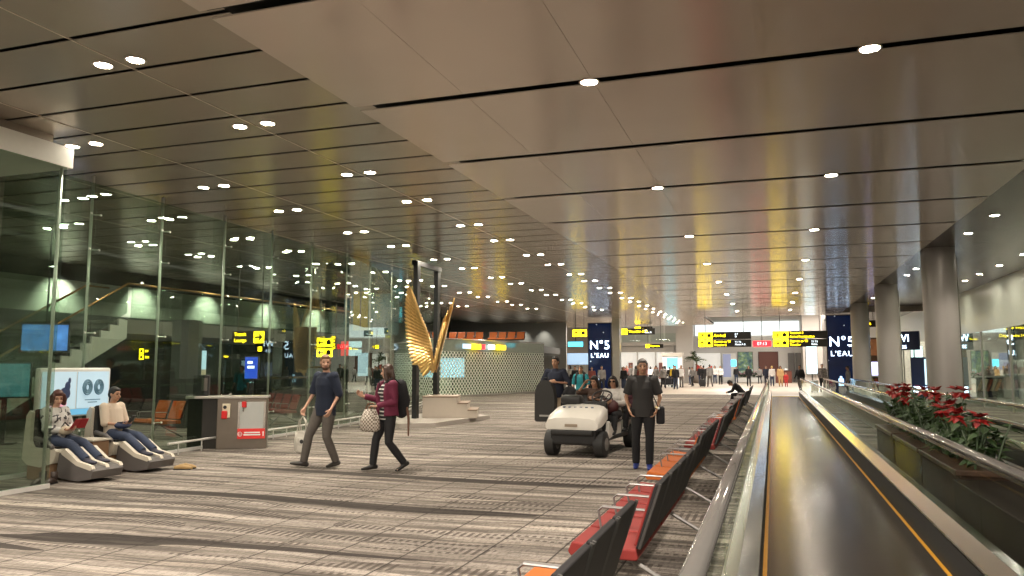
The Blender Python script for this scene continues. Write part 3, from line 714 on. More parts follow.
sign('small yellow lit arrow sign left of the perfume panel', (-11.3, 46.5, 3.65), .85, .5, [(D(90), 'box', [], [], False)], ztop=4.9)
sign('small yellow sign low above the far left crowd', (-8.2, 57, 3.1), 1.3, .3, [(None, 'plane', ['Departure'], [], False)], ztop=4.9)
sign('yellow lit sign high above the far left crowd', (-9.6, 61, 4.5), 1.4, .5, [(0, None, ['Gates'], [], False)], ztop=4.9)
sign('small yellow sign mounted beside the right columns', (5.2, 49.5, 4.1), 1.3, .42, [(None, 'box', ['Toilet'], [], False)], ztop=4.9, rz=D(-25))
sign('yellow sign in the shop behind the right glass, larger one', (11.2, 42, 3.25), 2.2, .75, [(None, None, ['Way to Transfer'], [], False), (None, None, ['Departure Hall', ], [], False)], ztop=3.9)
sign('yellow sign in the shop behind the right glass, smaller one', (9.7, 43, 2.95), 1.3, .28, [(None, None, ['Gates'], ['E F'], False)], ztop=3.9)
# left lounge signs
sign('yellow and blue direction sign with arrow behind the glass above the steel counter', (-15.0, 19.6, 2.5), 1.2, .42, [(0, None, ['Transit', 'Lounge'], [], True)], ztop=4.9)
sign('small yellow sign behind the glass under the longer arrow sign', (-15.0, 19.9, 2.16), .6, .16, [(0, None, [], [], True)], ztop=2.3, rods=False)
sign('two row yellow sign with left arrows behind the glass beside the walking man', (-12.9, 20.6, 2.2), .75, .62, [(PI, 'box', [], [], False), (PI, 'box', [], [], False)], ztop=4.9)
sign('small yellow sign behind the glass between the walking couple', (-12.2, 21.0, 2.15), .5, .16, [(None, 'plane', ['OPEN'][:0] or ['Gate'], [], False)], ztop=4.9)
sign('dim yellow two row sign behind the glass over the lounge seats', (-17.8, 18.7, 2.0), .95, .36, [(None, 'box', ['E F'], [], False), (None, 'box', ['Exit'], [], False)], rods=False)
sign('small yellow sign behind the glass right of the pale blue banner', (-16.4, 20.5, 1.95), .6, .14, [(None, None, ['Gates'], [], False)], rods=False)
t = thing('lit_panel', 'red and pale blue lit sign behind the glass at the walking man head', 'sign', (-12.35, 20.8, 2.18))
MB().bb(-.2, .06, -.03, .03, -.22, .22, .01).build('red_panel', mat('red_lit2', (.7, .03, .02), .5, emit=.8, ecol=(.9, .04, .03)), t)
MB().bb(.07, .5, -.03, .03, .03, .22, .01).bb(.07, .5, -.03, .03, -.22, -.03, .01).build('white_panel', mat('pale_blue_lit', (.5, .7, .8), .5, emit=.8, ecol=(.6, .85, 1)), t)
bl = mat('blue_screen', (.03, .10, .5), .3, emit=.9, ecol=(.04, .20, .9), var=.85, vscale=5); cy = mat('cyan_lit', (.1, .6, .8), .4, emit=1.5, ecol=(.1, .75, 1))
pb = mat('pale_blue_panel', (.5, .68, .78), .4, emit=.75, ecol=(.55, .78, .95))
def screen(label, loc, w, h, m, rz=0., stand=0., lines=0, name='display_screen', cat='screen'):
    t = thing(name, label, cat, loc, rz)
    MB().bb(-w/2-.03, w/2+.03, -.03, .05, -h/2-.03, h/2+.03, .01).build('bezel', black, t)
    MB().bb(-w/2, w/2, -.04, -.028, -h/2, h/2).build('picture', m, t)
    if lines:
        mb = MB()
        for i in range(lines): mb.bb(-w*.3, w*(.1+.15*(i % 2)), -.046, -.04, h*(.25-.22*i)-h*.06, h*(.25-.22*i)+h*.06)
        mb.build('picture_detail', SIGNW, t)
    if stand: MB().bb(-.05, .05, -.0, .06, -loc[2], -h/2).bb(-.25, .25, -.15, .2, -loc[2], -loc[2]+.03).build('stand', black, t)
    else: MB().cyl((0, .03, h/2), (0, .03, 4.9-loc[2]), .02, n=8).build('hanger', black, t)
    return t
screen('blue television hanging behind the glass at the far left beside the stairs', (-16.1, 13.6, 2.31), .95, .6, bl, D(35))
screen('dark blue screen standing behind the glass right of the steel counter', (-13.9, 18.3, 1.6), .36, .6, mat('deep_blue', (.02, .05, .3), .3, emit=.8, ecol=(.03, .10, .8)), D(15), 1, 2)
t = thing('banner', 'tall pale blue banner panel with warm lower half behind the glass', 'banner', (-16.0, 18.6, 0), D(20))
MB().bb(-.22, .22, -.03, .03, 1.55, 2.1).build('upper_panel', pb, t); MB().bb(-.22, .22, -.03, .03, 1.1, 1.55).build('lower_panel', mat('warm_panel', (.6, .5, .35), .5, emit=.35), t); MB().bb(-.22, .22, -.03, .03, .0, 1.1).build('foot', white, t)
screen('pale blue poster screen behind the glass between the walking couple', (-12.6, 22.3, 1.7), .38, .75, pb, D(10), 1)
screen('pale blue screen glowing low behind the glass at the left edge', (-15.5, 12.2, 1.35), .9, .7, mat('dim_blue', (.1, .3, .4), .3, emit=.2, ecol=(.12, .45, .65), var=.6, vscale=3), D(40), 1)
screen('cyan lit square screen behind the dotted glass wall', (-17.2, 40.5, 1.55), 1.6, 1.1, mat('soft_blue', (.3, .5, .7), .3, emit=1.2, ecol=(.35, .65, 1)), D(-10), 1)
screen('cyan lit sign board left of the perfume panel', (-11.6, 46.8, 3.0), .95, .3, cy, 0, 0)
screen('cyan pair of lit panels behind the black portal', (-18.4, 36, 4.3), .5, .8, cy, 0, 0)
t = thing('lit_sign', 'row of coloured lit sign panels under the mezzanine seats', 'sign', (-15.6, 39.9, 2.72), ang)
for k, (m, x, w) in enumerate(((pb, -.9, .7), (SIGNY, .0, .8), (mat('red_lit', ()), .62, .4), (SIGNW, 1.5, .6), (SIGNY, 2.5, .9))):
    MB().bb(x-w/2, x+w/2, -.10, -.03, -.13, .13, .01).build('panel', m, t)

# ================================================================== lit perfume panels
pm = bpy.data.materials.new('night_blue_poster'); pm.use_nodes = True; n = N(pm); b = pm.node_tree.nodes['Principled BSDF']
tcn = n.new('ShaderNodeTexCoord').outputs['Object']
vo = n.new('ShaderNodeTexVoronoi'); n.L.new(tcn, vo.inputs['Vector']); vo.inputs['Scale'].default_value = 2.6
spk = n.math('LESS_THAN', vo.outputs['Distance'], .10)
nz = n.noise(tcn, .8, 2.)
c = n.mix(nz, (.002, .004, .018, 1), (.006, .018, .075, 1)); c = n.mix(spk, c, (.75, .88, 1, 1))
n.L.new(c, b.inputs['Base Color']); n.L.new(c, b.inputs['Emission Color']); b.inputs['Emission Strength'].default_value = .3; b.inputs['Roughness'].default_value = .25
glow = mat('poster_glow_text', (.9, .95, 1), .5, emit=4.5, ecol=(.62, .78, 1))
def perfume(label, loc, w, h, zt, ts, rz=0., dx=0.):
    t = thing('perfume_advert', label, 'advert', loc, rz)
    MB().bb(-w/2-.06, w/2+.06, 0, .2, 0, h+.06, .01).build('casing', signb, t)
    MB().bb(-w/2, w/2, -.012, .0, .04, h).build('poster', pm, t)
    text('lettering', 'N°5', ts, glow, t, (dx, -.02, zt), TR, 'CENTER', sx=1., sp=1.06)
    text('lettering', "L'EAU", ts*.52, glow, t, (dx, -.02, zt-ts*.85), TR, 'CENTER', sx=1., sp=1.2)
    mb = MB(); mb.bb(-.13, .13, -.03, -.014, .55, .95, .02); mb.bb(-.06, .06, -.03, -.014, .97, 1.08); mb.build('bottle_picture', mat('bottle_glow', (.6, .8, 1), .3, emit=1.6, ecol=(.45, .7, 1)), t)
    return t
perfume('tall dark blue lit perfume advert panel on the left beside the steel column', (-11.2, 52, 0), 1.55, 4.55, 3.05, .82)
perfume('tall dark blue lit perfume advert panel on the right partly behind a column', (3.62, 47.4, 0), 1.25, 4.5, 3.0, .78, 0, .1)

# ================================================================== seating benches
seatmats = {'r': mat('red_upholstery', (.175, .012, .009), .75, var=.1), 'o': mat('orange_upholstery', (.37, .085, .007), .75, var=.1), 'k': mat('dark_upholstery', (.03, .024, .024), .6)}
shellm = mat('seat_back_shell', (.012, .011, .012), .62, spec=.25); alu = mat('satin_aluminium', (.23, .22, .215), .45, .6)
def bench(label, x, y, cols, rz=0., pitch=.59, group=None, top_pts=None):
    """seats face local -x, row runs along +y"""
    L = len(cols)*pitch
    t = thing('beam_seating', label, 'seating bench', (x, y, 0), rz, group)
    MB().bb(-.09, -.02, .0, L, .30, .36).build('beam', dsteel, t)
    for i, c in enumerate(cols):
        a, b = i*pitch+.025, (i+1)*pitch-.025; m = seatmats[c]
        mb = MB(); mb.prism([(-.27, .39), (-.25, .36), (.20, .355), (.215, .37), (.20, .43), (0, .43), (-.24, .455)], a, b, 'y'); mb.build('seat', m, t, bevel=.015)
        bk = MB().prism([(.20, .44), (.235, .43), (.37, .86), (.335, .87)], a, b, 'y').build('backrest', shellm, t, bevel=.008)
        MB().prism([(.18, .45), (.20, .45), (.328, .85), (.308, .84)], a+.03, b-.03, 'y').build('back_cushion', m, bk, bevel=.006)
        for q in (a-.004, b+.004): MB().tube([(.225, q, .44), (.372, q, .868)], [.011, .011], n=6).build('back_edge', mat('edge_steel', (.10, .097, .094), .4, .7), bk)
    for i in range(1, len(cols)+(0 if len(cols) > 4 else 0)):
        q = i*pitch
        MB().tube([(.20, q, .42), (.23, q, .56), (.18, q, .59), (-.14, q, .60), (-.175, q, .57), (-.15, q, .40)], [(.012, .009), (.014, .009), (.03, .010), (.03, .010), (.014, .009), (.012, .009)], side=(0, 1, 0), n=8).build('armrest', alu, t)
    for q in (pitch*.8, L-pitch*.8):
        MB().tube([(-.05, q, .33), (.50, q, .03), (.54, q, .012)], [.019, .019, .019], n=8).tube([(-.05, q, .33), (-.36, q, .03), (-.4, q, .012)], [.019]*3, n=8).build('leg', mat('leg_steel', (.22, .21, .20), .4, .7), t)
    return t
XB = -1.155
spec = [(2.28, 'kkko', 'nearest black backed bench with one orange seat, beside the moving walkway'),
        (5.24, 'rrrrr', 'red bench of five seats, second from the camera along the walkway'),
        (8.95, 'ooook', 'bench with orange seats just beyond the first red bench'),
        (12.5, 'rrrrr', 'red bench beyond the orange one, beside the standing man in black'),
        (16.0, 'krrrr', 'dark and red bench, fifth from the camera along the walkway'),
        (19.5, 'okrrk', 'mixed orange and red bench, sixth from the camera along the walkway'),
        (23.0, 'rrkkr', 'far red and dark bench, seventh along the walkway'),
        (26.5, 'kkrrk', 'far dark bench, eighth along the walkway'),
        (30.0, 'kkkkk', 'farthest dark bench under the slumped traveller')]
for k, (y, c, l) in enumerate(spec): bench(l, XB+(.05 if k % 2 else 0), y, c, group='benches along the moving walkway')
bench('lounge bench with an orange seat back behind the glass near the steel counter', -12.75, 14.1, 'ookkk', D(74), group='lounge benches')
bench('lounge bench of orange seats behind the glass at the far left edge', -15.6, 10.6, 'ookko', D(70), group='lounge benches')
bench('brown lounge bench behind the glass and the walking man', -12.6, 18.3, 'rrrrk', D(58), group='lounge benches')
for x, y, l in ((-17.35, 45.7, 'orange bench on the mezzanine, left of the pair above the dotted glass'), (-14.75, 46.2, 'orange bench on the mezzanine, right of the pair above the dotted glass'), (-20.0, 45.2, 'orange bench on the mezzanine partly behind the gold wing')):
    b_ = bench(l, x, y, 'oooo', D(97), group='mezzanine benches'); b_.location.z = 2.95

# ================================================================== steel counter at the gate
t = thing('steel_counter', 'brushed steel counter with a white door and red notice at the glass wall', 'counter', (-10.55, 12.85, 0), math.atan2(.5, .80))
csteel = mat('counter_steel', (.20, .17, .14), .38, .75, var=.1)
MB().bb(0, .96, 0, .34, .0, 1.0, .01).build('cabinet', csteel, t)
MB().bb(-.58, 0, .20, .5, .0, 1.0, .01).build('side_wing', mat('wing_dark', (.045, .042, .038), .3, .3), t)
MB().bb(-.60, .98, -.02, .52, 1.0, 1.05, .008).build('counter_top', steel, t)
d_ = MB().bb(.40, .93, -.022, .0, .22, .93, .008).build('door', mat('door_white', (.42, .43, .41), .5), t)
MB().bb(.40, .44, -.03, -.02, .3, .93).build('door_edge', chrome, d_); MB().bb(.89, .93, -.03, -.02, .3, .93).build('door_edge', chrome, d_)
nb = MB().bb(.40, .93, -.034, -.024, .20, .40).build('notice', mat('notice_red', (.62, .03, .025), .5, emit=.08), t)
ic = MB()
ic.tube([(.45+.04*math.cos(a), -.038, .295+.04*math.sin(a)) for a in [2*PI*k/16 for k in range(16)]], [.006]*16, side=(0, 1, 0), n=6, closed=True)
ic.bb(.42, .48, -.04, -.034, .29, .30)
ic.prism([(.885, .25), (.905, .25), (.905, .32), (.915, .32), (.895, .35), (.875, .32), (.885, .32)], -.04, -.034, 'y')
ic.bb(.53, .83, -.039, -.034, .31, .335).bb(.52, .84, -.039, -.034, .265, .29)
ic.build('notice_print', white, nb)
cb = MB().bb(.10, .25, -.03, .0, .62, .90, .01).build('call_point', mat('cream_plate', (.7, .62, .45), .5), t)
MB().bb(.09, .20, -.07, -.03, .60, .76, .015).build('break_glass_box', mat('alarm_red', (.6, .01, .01), .4), cb); MB().cyl((.15, -.04, .83), (.15, -.03, .83), .035, n=14).build('button', black, cb)
lk = MB().bb(.47, .56, -.05, -.02, .82, .94, .01).build('lock_box', mat('alarm_red', ()), t); MB().cyl((.50, -.04, .82), (.50, -.04, .74), .012, n=8).build('key', chrome, lk)
t = thing('check_terminal', 'black boxy terminal with keypad standing on the steel counter', 'terminal', (-10.98, 12.85, 1.05), math.atan2(.5, .8))
MB().bb(-.14, .16, 0, .22, 0, .42, .02).build('body', black, t); MB().bb(.02, .13, -.012, .0, .1, .36).build('keypad', dsteel, t)
t = thing('desk_scanner', 'small silver scanner lying on the steel counter top', 'scanner', (-10.62, 13.15, 1.05), .5)
MB().prism([(-.1, 0), (.12, 0), (.14, .05), (.10, .055), (.08, .02), (-.1, .015)], -.03, .03, 'y').build('scanner_body', chrome, t, bevel=.005)

# ================================================================== stairs behind the glass
t = thing('staircase', 'staircase rising behind the glass at the far left with a stepped pale side', 'staircase', (-17.0, 11.9, 0), 0)
ns = 17; rise, run = 2.92/17, .29
st = MB()
for i in range(ns): st.bb(-1.5, .0, i*run, (i+1)*run+.02, i*rise+rise*.55, (i+1)*rise)
st.build('steps', mat('stair_tread', (.16, .16, .14), .6), t)
prof = []
for i in range(ns): prof += [(i*run, i*rise), (i*run, (i+1)*rise+.02)]
prof += [(ns*run, ns*rise), (ns*run, ns*rise-.5), (.5, 0)]
MB().prism(prof, 0, .06, 'x').build('stringer', mat('stringer_pale', (.42, .43, .38), .5), t)
for x in (0.02, -1.5):
    MB().prism([(0, .3), (ns*run, ns*rise+.2), (ns*run, ns*rise+1.0), (0, 1.05)], x, x+.012, 'x').build('glass_side', gpane, t)
    MB().tube([(x, -.2, 1.02), (x, ns*run, ns*rise+1.02), (x, ns*run+.8, ns*rise+1.02)], [.03]*3, n=8).build('handrail', mat('bronze_rail', ()), t, True)
for y, z, l in ((14.5, 2.95, ''),):
    pass
o = struct(MB().box((-15.2, 17.2, 1.45), (.55, .55, 2.9)).build('column', mat('dark_column', (.06, .065, .06), .4)))
o = struct(MB().box((-14.3, 21.5, 1.45), (.5, .5, 2.9)).build('column', mat('dark_column', ())))
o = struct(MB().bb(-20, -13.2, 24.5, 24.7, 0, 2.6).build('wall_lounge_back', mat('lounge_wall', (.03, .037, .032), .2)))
o = struct(MB().bb(-18.0, -15.3, 30, 30.1, 3.0, 4.8).build('wall_mezzanine_blue', mat('mezz_blue', (.15, .25, .3), .5, emit=.12)))
o = struct(MB().bb(-15.2, -14.6, 26, 26.1, 3.0, 4.5).build('trim_mezzanine_yellow', mat('mezz_yellow', (.35, .26, .02), .5, emit=.2)))

# ================================================================== winged sculpture
pst = mat('pale_stone', (.55, .48, .41), .55, var=.05)
t = thing('sculpture_plinth', 'stepped pale stone plinth with a low base slab in the concourse', 'plinth', (0, 0, 0))
MB().prism([(-11.1, 19.9), (-9.5, 18.75), (-8.7, 19.3), (-8.45, 22.9), (-10.7, 24.0)], 0, .12, 'z').build('base_slab', mat('slab_grey', (.38, .34, .30), .5), t)
dxy = Vector((1.52, .52, 0)); Ls = dxy.length; aa = math.atan2(dxy.y, dxy.x)
pb_ = thing('x', '', '', (0, 0, 0)); bpy.data.objects.remove(pb_)
def local(mb, name, m, ox=-9.86, oy=20.95, oz=.12, par=t):
    o = mb.build(name, m, par); o.location = (ox, oy, oz); o.rotation_euler.z = aa; return o
wd = 1.5
local(MB().bb(0, 1.0*Ls*.64, 0, wd, 0, .60), 'top_block', pst)
local(MB().bb(1.0*Ls*.64, Ls*.83, 0, wd, 0, .41), 'step', pst); local(MB().bb(Ls*.83, Ls, 0, wd, 0, .21), 'step', pst)
br = mat('tread_brown', (.25, .18, .13), .5)
local(MB().bb(-.01, Ls*.65, -.015, wd, .60, .635), 'tread', br); local(MB().bb(Ls*.64, Ls*.84, -.015, wd, .41, .445), 'tread', br); local(MB().bb(Ls*.83, Ls*1.01, -.015, wd, .21, .245), 'tread', br)
t = thing('portal_frame', 'tall black rectangular portal frame standing over the gold wings', 'frame', (0, 0, 0))
p0, p1 = (-10.02, 20.8), (-10.12, 22.5)
for (x, y, zb) in ((*p0, .12), (*p1, .757)): MB().bb(x-.07, x+.07, y-.1, y+.1, zb, 4.78).build('upright', black, t)
MB().bb(-10.14, -10.0, 20.7, 22.6, 4.66, 4.80).build('top_bar', black, t)
t = thing('wing_sculpture', 'golden feathered pair of wings mounted on the black portal', 'sculpture', (-9.33, 20.35, 1.66))
def wing(tilt, sxx, name, tipk):
    mb = MB()
    def lead(q): return Vector((.05*math.sin(q*PI)-.12*q-.22*max(0, q-.35)**1.4, 0, 1.45*q))
    def feather(b0, d, L, w0, y):
        d = d.normalized(); nn = Vector((d.z, 0, -d.x)); pts = [b0+d*L*k for k in (0, .2, .55, .85, 1.)]; ww = [w0*.5, w0*.9, w0, w0*.7, w0*.15]
        up = [mb.bm.verts.new(p+nn*h+V((0, y+.012*math.sin(i), 0))) for i, (p, h) in enumerate(zip(pts, ww))]
        mi = [mb.bm.verts.new(p+V((0, y-.022, 0))) for p in pts]; dn = [mb.bm.verts.new(p-nn*h+V((0, y+.012*math.sin(i), 0))) for i, (p, h) in enumerate(zip(pts, ww))]
        bk = [mb.bm.verts.new(p+V((0, y+.03, 0))) for p in pts]
        for k in range(4):
            mb.bm.faces.new((up[k], up[k+1], mi[k+1], mi[k])); mb.bm.faces.new((mi[k], mi[k+1], dn[k+1], dn[k]))
            mb.bm.faces.new((bk[k], bk[k+1], up[k+1], up[k])); mb.bm.faces.new((dn[k], dn[k+1], bk[k+1], bk[k]))
    rows = [(1.0, .05, 26, .072), (.72, .0, 24, .065), (.48, -.05, 22, .06), (.28, -.10, 20, .055), (.15, -.13, 18, .05)]
    for (lf, y, nn, w0) in rows:
        for i in range(nn):
            q = i/(nn-1); a = D(138-122*q**.75)
            L = (.50+.48*q**1.2)*lf*(1.0 if q > .12 else .75)
            feather(lead(q), Vector((-math.sin(a), 0, math.cos(a))), L, w0, y)
    for i in range(16):
        q = i/15; mb.ball(lead(q)+V((.01, -.06, 0)), (.06, .07, .08), sub=1)
    mb.tube([lead(k/12)+V((.03, -.02, 0)) for k in range(13)], [.055-.003*k for k in range(13)], n=8, rnd=True)
    o = mb.build(name, gold, t, 'auto'); return o
wl = wing(0, 1, 'wing', 1); wl.rotation_euler = (0, D(-4), D(25))
wr = wing(0, 1, 'wing', 1); wr.rotation_euler = (Matrix.Rotation(D(25), 3, 'Z') @ Matrix.Rotation(D(13), 3, 'Y') @ Matrix.Rotation(D(-96), 3, 'Z')).to_euler(); wr.location = (.12, .10, .05); wr.scale = (.62, .8, .84)
MB().ball((.04, .05, -.02), (.09, .12, .2)).cyl((0, .05, -.05), (-.6, .5, -.05), .03).build('mount', gold, t, True)
# ================================================================== massage chairs with their sitters
creamp = mat('cream_shell', (.55, .50, .41), .4); woodp = mat('brown_base', (.22, .13, .07), .5); dgrey = mat('charcoal_shell', (.10, .09, .085), .4)
def massage_chair(label, loc, rz):
    t = thing('massage_chair', label, 'massage chair', loc, rz)
    MB().bb(-.27, .27, .12, .62, 0, .26, .03).build('base', woodp, t)
    mb = MB(); mb.prism([(.06, .30), (.10, .92), (.16, 1.0), (.21, .98), (.20, .56), (.26, .47), (.66, .46), (.72, .42), (.66, .26), (.40, .19), (.16, .22)], -.30, .30, 'x')
    mb.build('seat_shell', creamp, t, 'auto', bevel=.02)
    MB().prism([(.20, .58), (.17, .98), (.24, 1.02), (.30, .60), (.34, .50), (.66, .485), (.66, .455), (.24, .455)], -.25, .25, 'x').build('seat_pad', mat('black_leather', (.02, .02, .02), .4), t, 'auto', bevel=.02)
    lm = MB(); lm.prism([(.70, .06), (.74, .40), (.84, .44), (1.08, .27), (1.34, .22), (1.38, .17), (1.34, .06), (1.10, .02)], -.27, .27, 'x')
    o = lm.build('leg_massager', dgrey, t, 'auto', bevel=.025)
    for x in (-.245, .0, .245):
        MB().prism([(.76, .42), (.84, .47), (1.09, .30), (1.34, .245), (1.37, .20), (1.33, .18), (1.07, .24), (.80, .38)], x-.03, x+.03, 'x').build('cushion_ridge', creamp, o, 'auto', bevel=.012)
    for x in (-.24, .24): MB().tube([(x*1.2, .62, .48), (x*1.2, .5, .56), (x*1.2, .3, .6)], [.035]*3, n=8, rnd=True).build('armrest', dgrey, t, True)
    return t
RZm = D(-90)
massage_chair('massage chair with leg massager nearest the camera, woman seated on it', (-10.50, 8.85, 0), RZm)
massage_chair('massage chair with leg massager farther from the camera, man seated on it', (-10.55, 9.95, 0), RZm)
t = thing('side_console', 'low brown box console between the two massage chairs', 'console', (-10.1, 9.42, 0))
MB().bb(-.22, .22, -.16, .16, 0, .5, .015).build('box', woodp, t); MB().bb(-.24, .24, -.18, .18, .5, .53, .006).build('lid', creamp, t)
# light box behind
t = thing('advert_light_box', 'white framed lit advertising board standing behind the massage chairs', 'advert', (-10.58, 9.5, 0), PI/2); t.scale.x = .74
MB().bb(-.9, .9, -.05, .05, .85, 1.62, .03).build('frame', mat('box_frame', (.62, .62, .58), .4), t)
for x in (-.8, .8): MB().bb(x-.05, x+.05, -.04, .04, 0, .86).build('post', mat('box_frame', ()), t)
MB().bb(-.84, -.02, -.062, -.05, .98, 1.56).build('left_poster', mat('poster_pale', (.38, .48, .52), .4, emit=.30, ecol=(.6, .85, 1)), t)
MB().bb(.02, .84, -.062, -.05, .98, 1.56).build('right_poster', mat('poster_white', (.38, .48, .53), .4, emit=.30, ecol=(.55, .82, 1)), t)
MB().bb(-.84, .84, -.062, -.05, .88, .97).build('caption_strip', mat('poster_blue', (.1, .3, .45), .4, emit=.45, ecol=(.15, .45, .7)), t)
a_ = MB(); a_.ball((-.30, -.07, 1.22), (.14, .006, .10)).ball((-.2, -.072, 1.42), (.035, .005, .05)).ball((-.24, -.07, 1.33), (.07, .006, .08)); a_.build('poster_figure', mat('poster_navy', (.03, .05, .12), .5, emit=.05), t)
a_ = MB(); a_.ball((-.45, -.07, 1.07), (.22, .006, .08)); a_.build('poster_pink_shape', mat('poster_pink', (.55, .25, .35), .5, emit=.4, ecol=(.7, .35, .45)), t)
a_ = MB()
for x in (.27, .57):
    for r in (.115, .085, .055): a_.tube([(x+r*math.cos(2*PI*k/20), -.066, 1.31+r*math.sin(2*PI*k/20)) for k in range(20)], [.016]*20, side=(0, 1, 0), n=6, closed=True)
a_.build('poster_rings', mat('poster_steel', (.12, .25, .35), .5), t)
MB().bb(.22, .62, -.066, -.06, 1.10, 1.115).bb(.3, .54, -.066, -.06, 1.06, 1.075).build('poster_print', mat('poster_steel', ()), t)

# black and white printed blouse
def printed(name, c0, c1, scale, thr):
    if name in MATS: return MATS[name]
    m = mat(name, c0, .8); n = N(m); b = m.node_tree.nodes['Principled BSDF']
    tcn = n.new('ShaderNodeTexCoord').outputs['Object']
    f = n.math('GREATER_THAN', n.noise(tcn, scale, 1.), thr)
    n.L.new(n.mix(f, (*c0, 1), (*c1, 1)), b.inputs['Base Color']); return m
def striped(name, c0, c1, k, axis=2, duty=.5):
    if name in MATS: return MATS[name]
    m = mat(name, c0, .8); n = N(m); b = m.node_tree.nodes['Principled BSDF']
    s = n.new('ShaderNodeSeparateXYZ'); n.L.new(n.new('ShaderNodeTexCoord').outputs['Object'], s.inputs[0])
    f = n.math('GREATER_THAN', n.math('FRACT', n.math('MULTIPLY', s.outputs[axis], k)), duty)
    n.L.new(n.mix(f, (*c0, 1), (*c1, 1)), b.inputs['Base Color']); return m
blouse = printed('printed_blouse', (.50, .485, .46), (.05, .045, .05), 17., .60)
REC = dict(pelvis=(0, .40, .58), chest=(0, .32, .90), neck=(0, .32, 1.08), head=(0, .36, 1.24), sh=((-.17, .32, 1.03), (.17, .32, 1.03)),
           el=((-.22, .40, .77), (.22, .40, .77)), wr=((-.07, .60, .74), (.07, .60, .74)), hip=((-.10, .42, .56), (.10, .42, .56)),
           kn=((-.12, .80, .55), (.12, .80, .55)), an=((-.12, 1.14, .33), (.12, 1.14, .33)), toe=((0, .8, .05), (0, .8, .05)),
           pn=((.3, .2, 1), (-.3, .2, 1)), hd=((.4, .9, .2), (-.4, .9, .2)))
def P_(d, **k): q = dict(d); q.update(k); return q
person('seated woman with auburn hair in black and white blouse reading a red booklet', (-10.50, 8.85, 0), RZm, 1.66, skinA, blouse, jeans, mat('sock_dark', (.05, .05, .07), .8), mat('hair_dark_auburn', (.07, .02, .012), .5),
       P_(REC, yaw=-28, nod=-18), base=REC, sleeve=1., style='bob', female=True, vox=.0075, loose=1.2)
person('seated man with short dark hair in a beige shirt holding a black phone', (-10.55, 9.95, 0), RZm, 1.68, skinB, mat('beige_shirt', (.56, .46, .36), .8), jeans, mat('sock_dark', ()), hairB,
       P_(REC, yaw=4, nod=-6), base=REC, sleeve=.6, vox=.0075, loose=1.3, stout=1.05)
t = thing('booklet', 'small red booklet held by the seated woman', 'booklet', (-9.80, 8.93, .80), RZm)
for sg in (-1, 1): MB().box((sg*.06, 0, .0), (.125, .008, .17), (D(-35), 0, sg*D(12))).build('cover', mat('booklet_red', (.35, .015, .02), .5), t)
t = thing('phone', 'black phone held by the seated man in beige', 'phone', (-9.83, 9.95, .80), RZm)
MB().box((0, 0, 0), (.075, .012, .15), (D(-40), 0, 0), .006).build('phone_body', black, t)
t = thing('waist_bag', 'dark blue waist bag on the lap of the seated man', 'bag', (-9.98, 9.93, .70), RZm)
MB().ball((0, 0, 0), (.16, .09, .06)).build('pouch', mat('bag_navy', (.03, .04, .09), .7), t, True); MB().box((0, .02, .045), (.2, .1, .02), None, .008).build('flap', navy, t)
t = thing('handbag', 'pale handbag on the lap of the seated woman', 'bag', (-9.95, 8.83, .70), RZm)
MB().ball((0, 0, 0), (.12, .07, .07)).build('pouch', mat('bag_pale', (.45, .38, .28), .7), t, True); MB().tube([(-.09, 0, .03), (0, -.02, .12), (.09, 0, .03)], [.01]*3, n=6).build('strap', black, t)
def shoes_pair(label, loc, rz, m, boot):
    for k, dx in ((0, -.08), (1, .08)):
        c, s = math.cos(rz), math.sin(rz)
        t = thing('ankle_boot' if boot else 'sandal', label % ('left' if k else 'right'), 'shoe', (loc[0]+dx*c, loc[1]+dx*s, 0), rz, 'shoes taken off by the massage chairs')
        b_ = MB(); b_.tube([(0, -.07, .035), (0, .02, .045), (0, .12, .035), (0, .17, .025)], [(.04, .034), (.045, .045), (.045, .034), (.032, .024)], n=12, rnd=True)
        if boot: b_.tube([(0, -.06, .03), (0, -.06, .16)], [(.042, .05), (.048, .055)], n=12)
        b_.build('upper', m, t, True); MB().bb(-.042, .042, -.10, .18, 0, .018, .006).build('sole', black, t)
shoes_pair('%s dark brown ankle boot standing in front of the woman massage chair', (-9.75, 8.38), D(-160), mat('boot_brown', (.045, .03, .025), .5), True)
shoes_pair('%s tan shoe beside the foot end of the farther massage chair', (-9.05, 10.25), D(-70), mat('tan_shoe', (.30, .19, .07), .6), False)

# ================================================================== walking couple
nv = mat('navy_shirt', (.010, .016, .034), .9)
root, J, s = person('bearded man in navy shirt and grey trousers walking with a white tote', (-7.0, 11.15, 0), D(163), 1.84, skinA, nv, greyc, mat('shoe_dark', (.03, .025, .022), .5), mat('hair_ginger', (.17, .085, .035), .6),
    dict(hip=((-.09, 0, .90), (.09, 0, .90)), pelvis=(0, 0, .94), kn=((-.10, .05, .48), (.17, .17, .50)), an=((-.11, -.14, .10), (.24, .20, .10)), toe=((-.05, 1, -.08), (.6, .75, .16)),
         sh=((-.19, .01, 1.41), (.19, -.01, 1.41)), el=((-.26, -.04, 1.13), (.27, .02, 1.13)), wr=((-.26, .12, .90), (.33, .14, .90)),
         hd=((.05, .5, -.8), (.1, .3, -.9)), yaw=52, nod=-6), sleeve=.52, untuck=.14, vox=.007, stout=1.06, curl=(.6, .95), beard=mat('beard_brown', (.07, .035, .018), .8), loose=1.2)
t = thing('tote_bag', 'white cloth tote bag hanging from the walking man right hand', 'bag', (-7.37, 11.07, 0))
tc_ = printed('tote_cloth', (.60, .57, .50), (.50, .47, .41), 9., .5)
mb = MB(); mb.tube([(0, 0, .22), (0, 0, .26), (0, 0, .45), (0, 0, .58)], [(.10, .03), (.16, .06), (.15, .05), (.135, .03)], n=16); mb.build('sack', tc_, t, True)
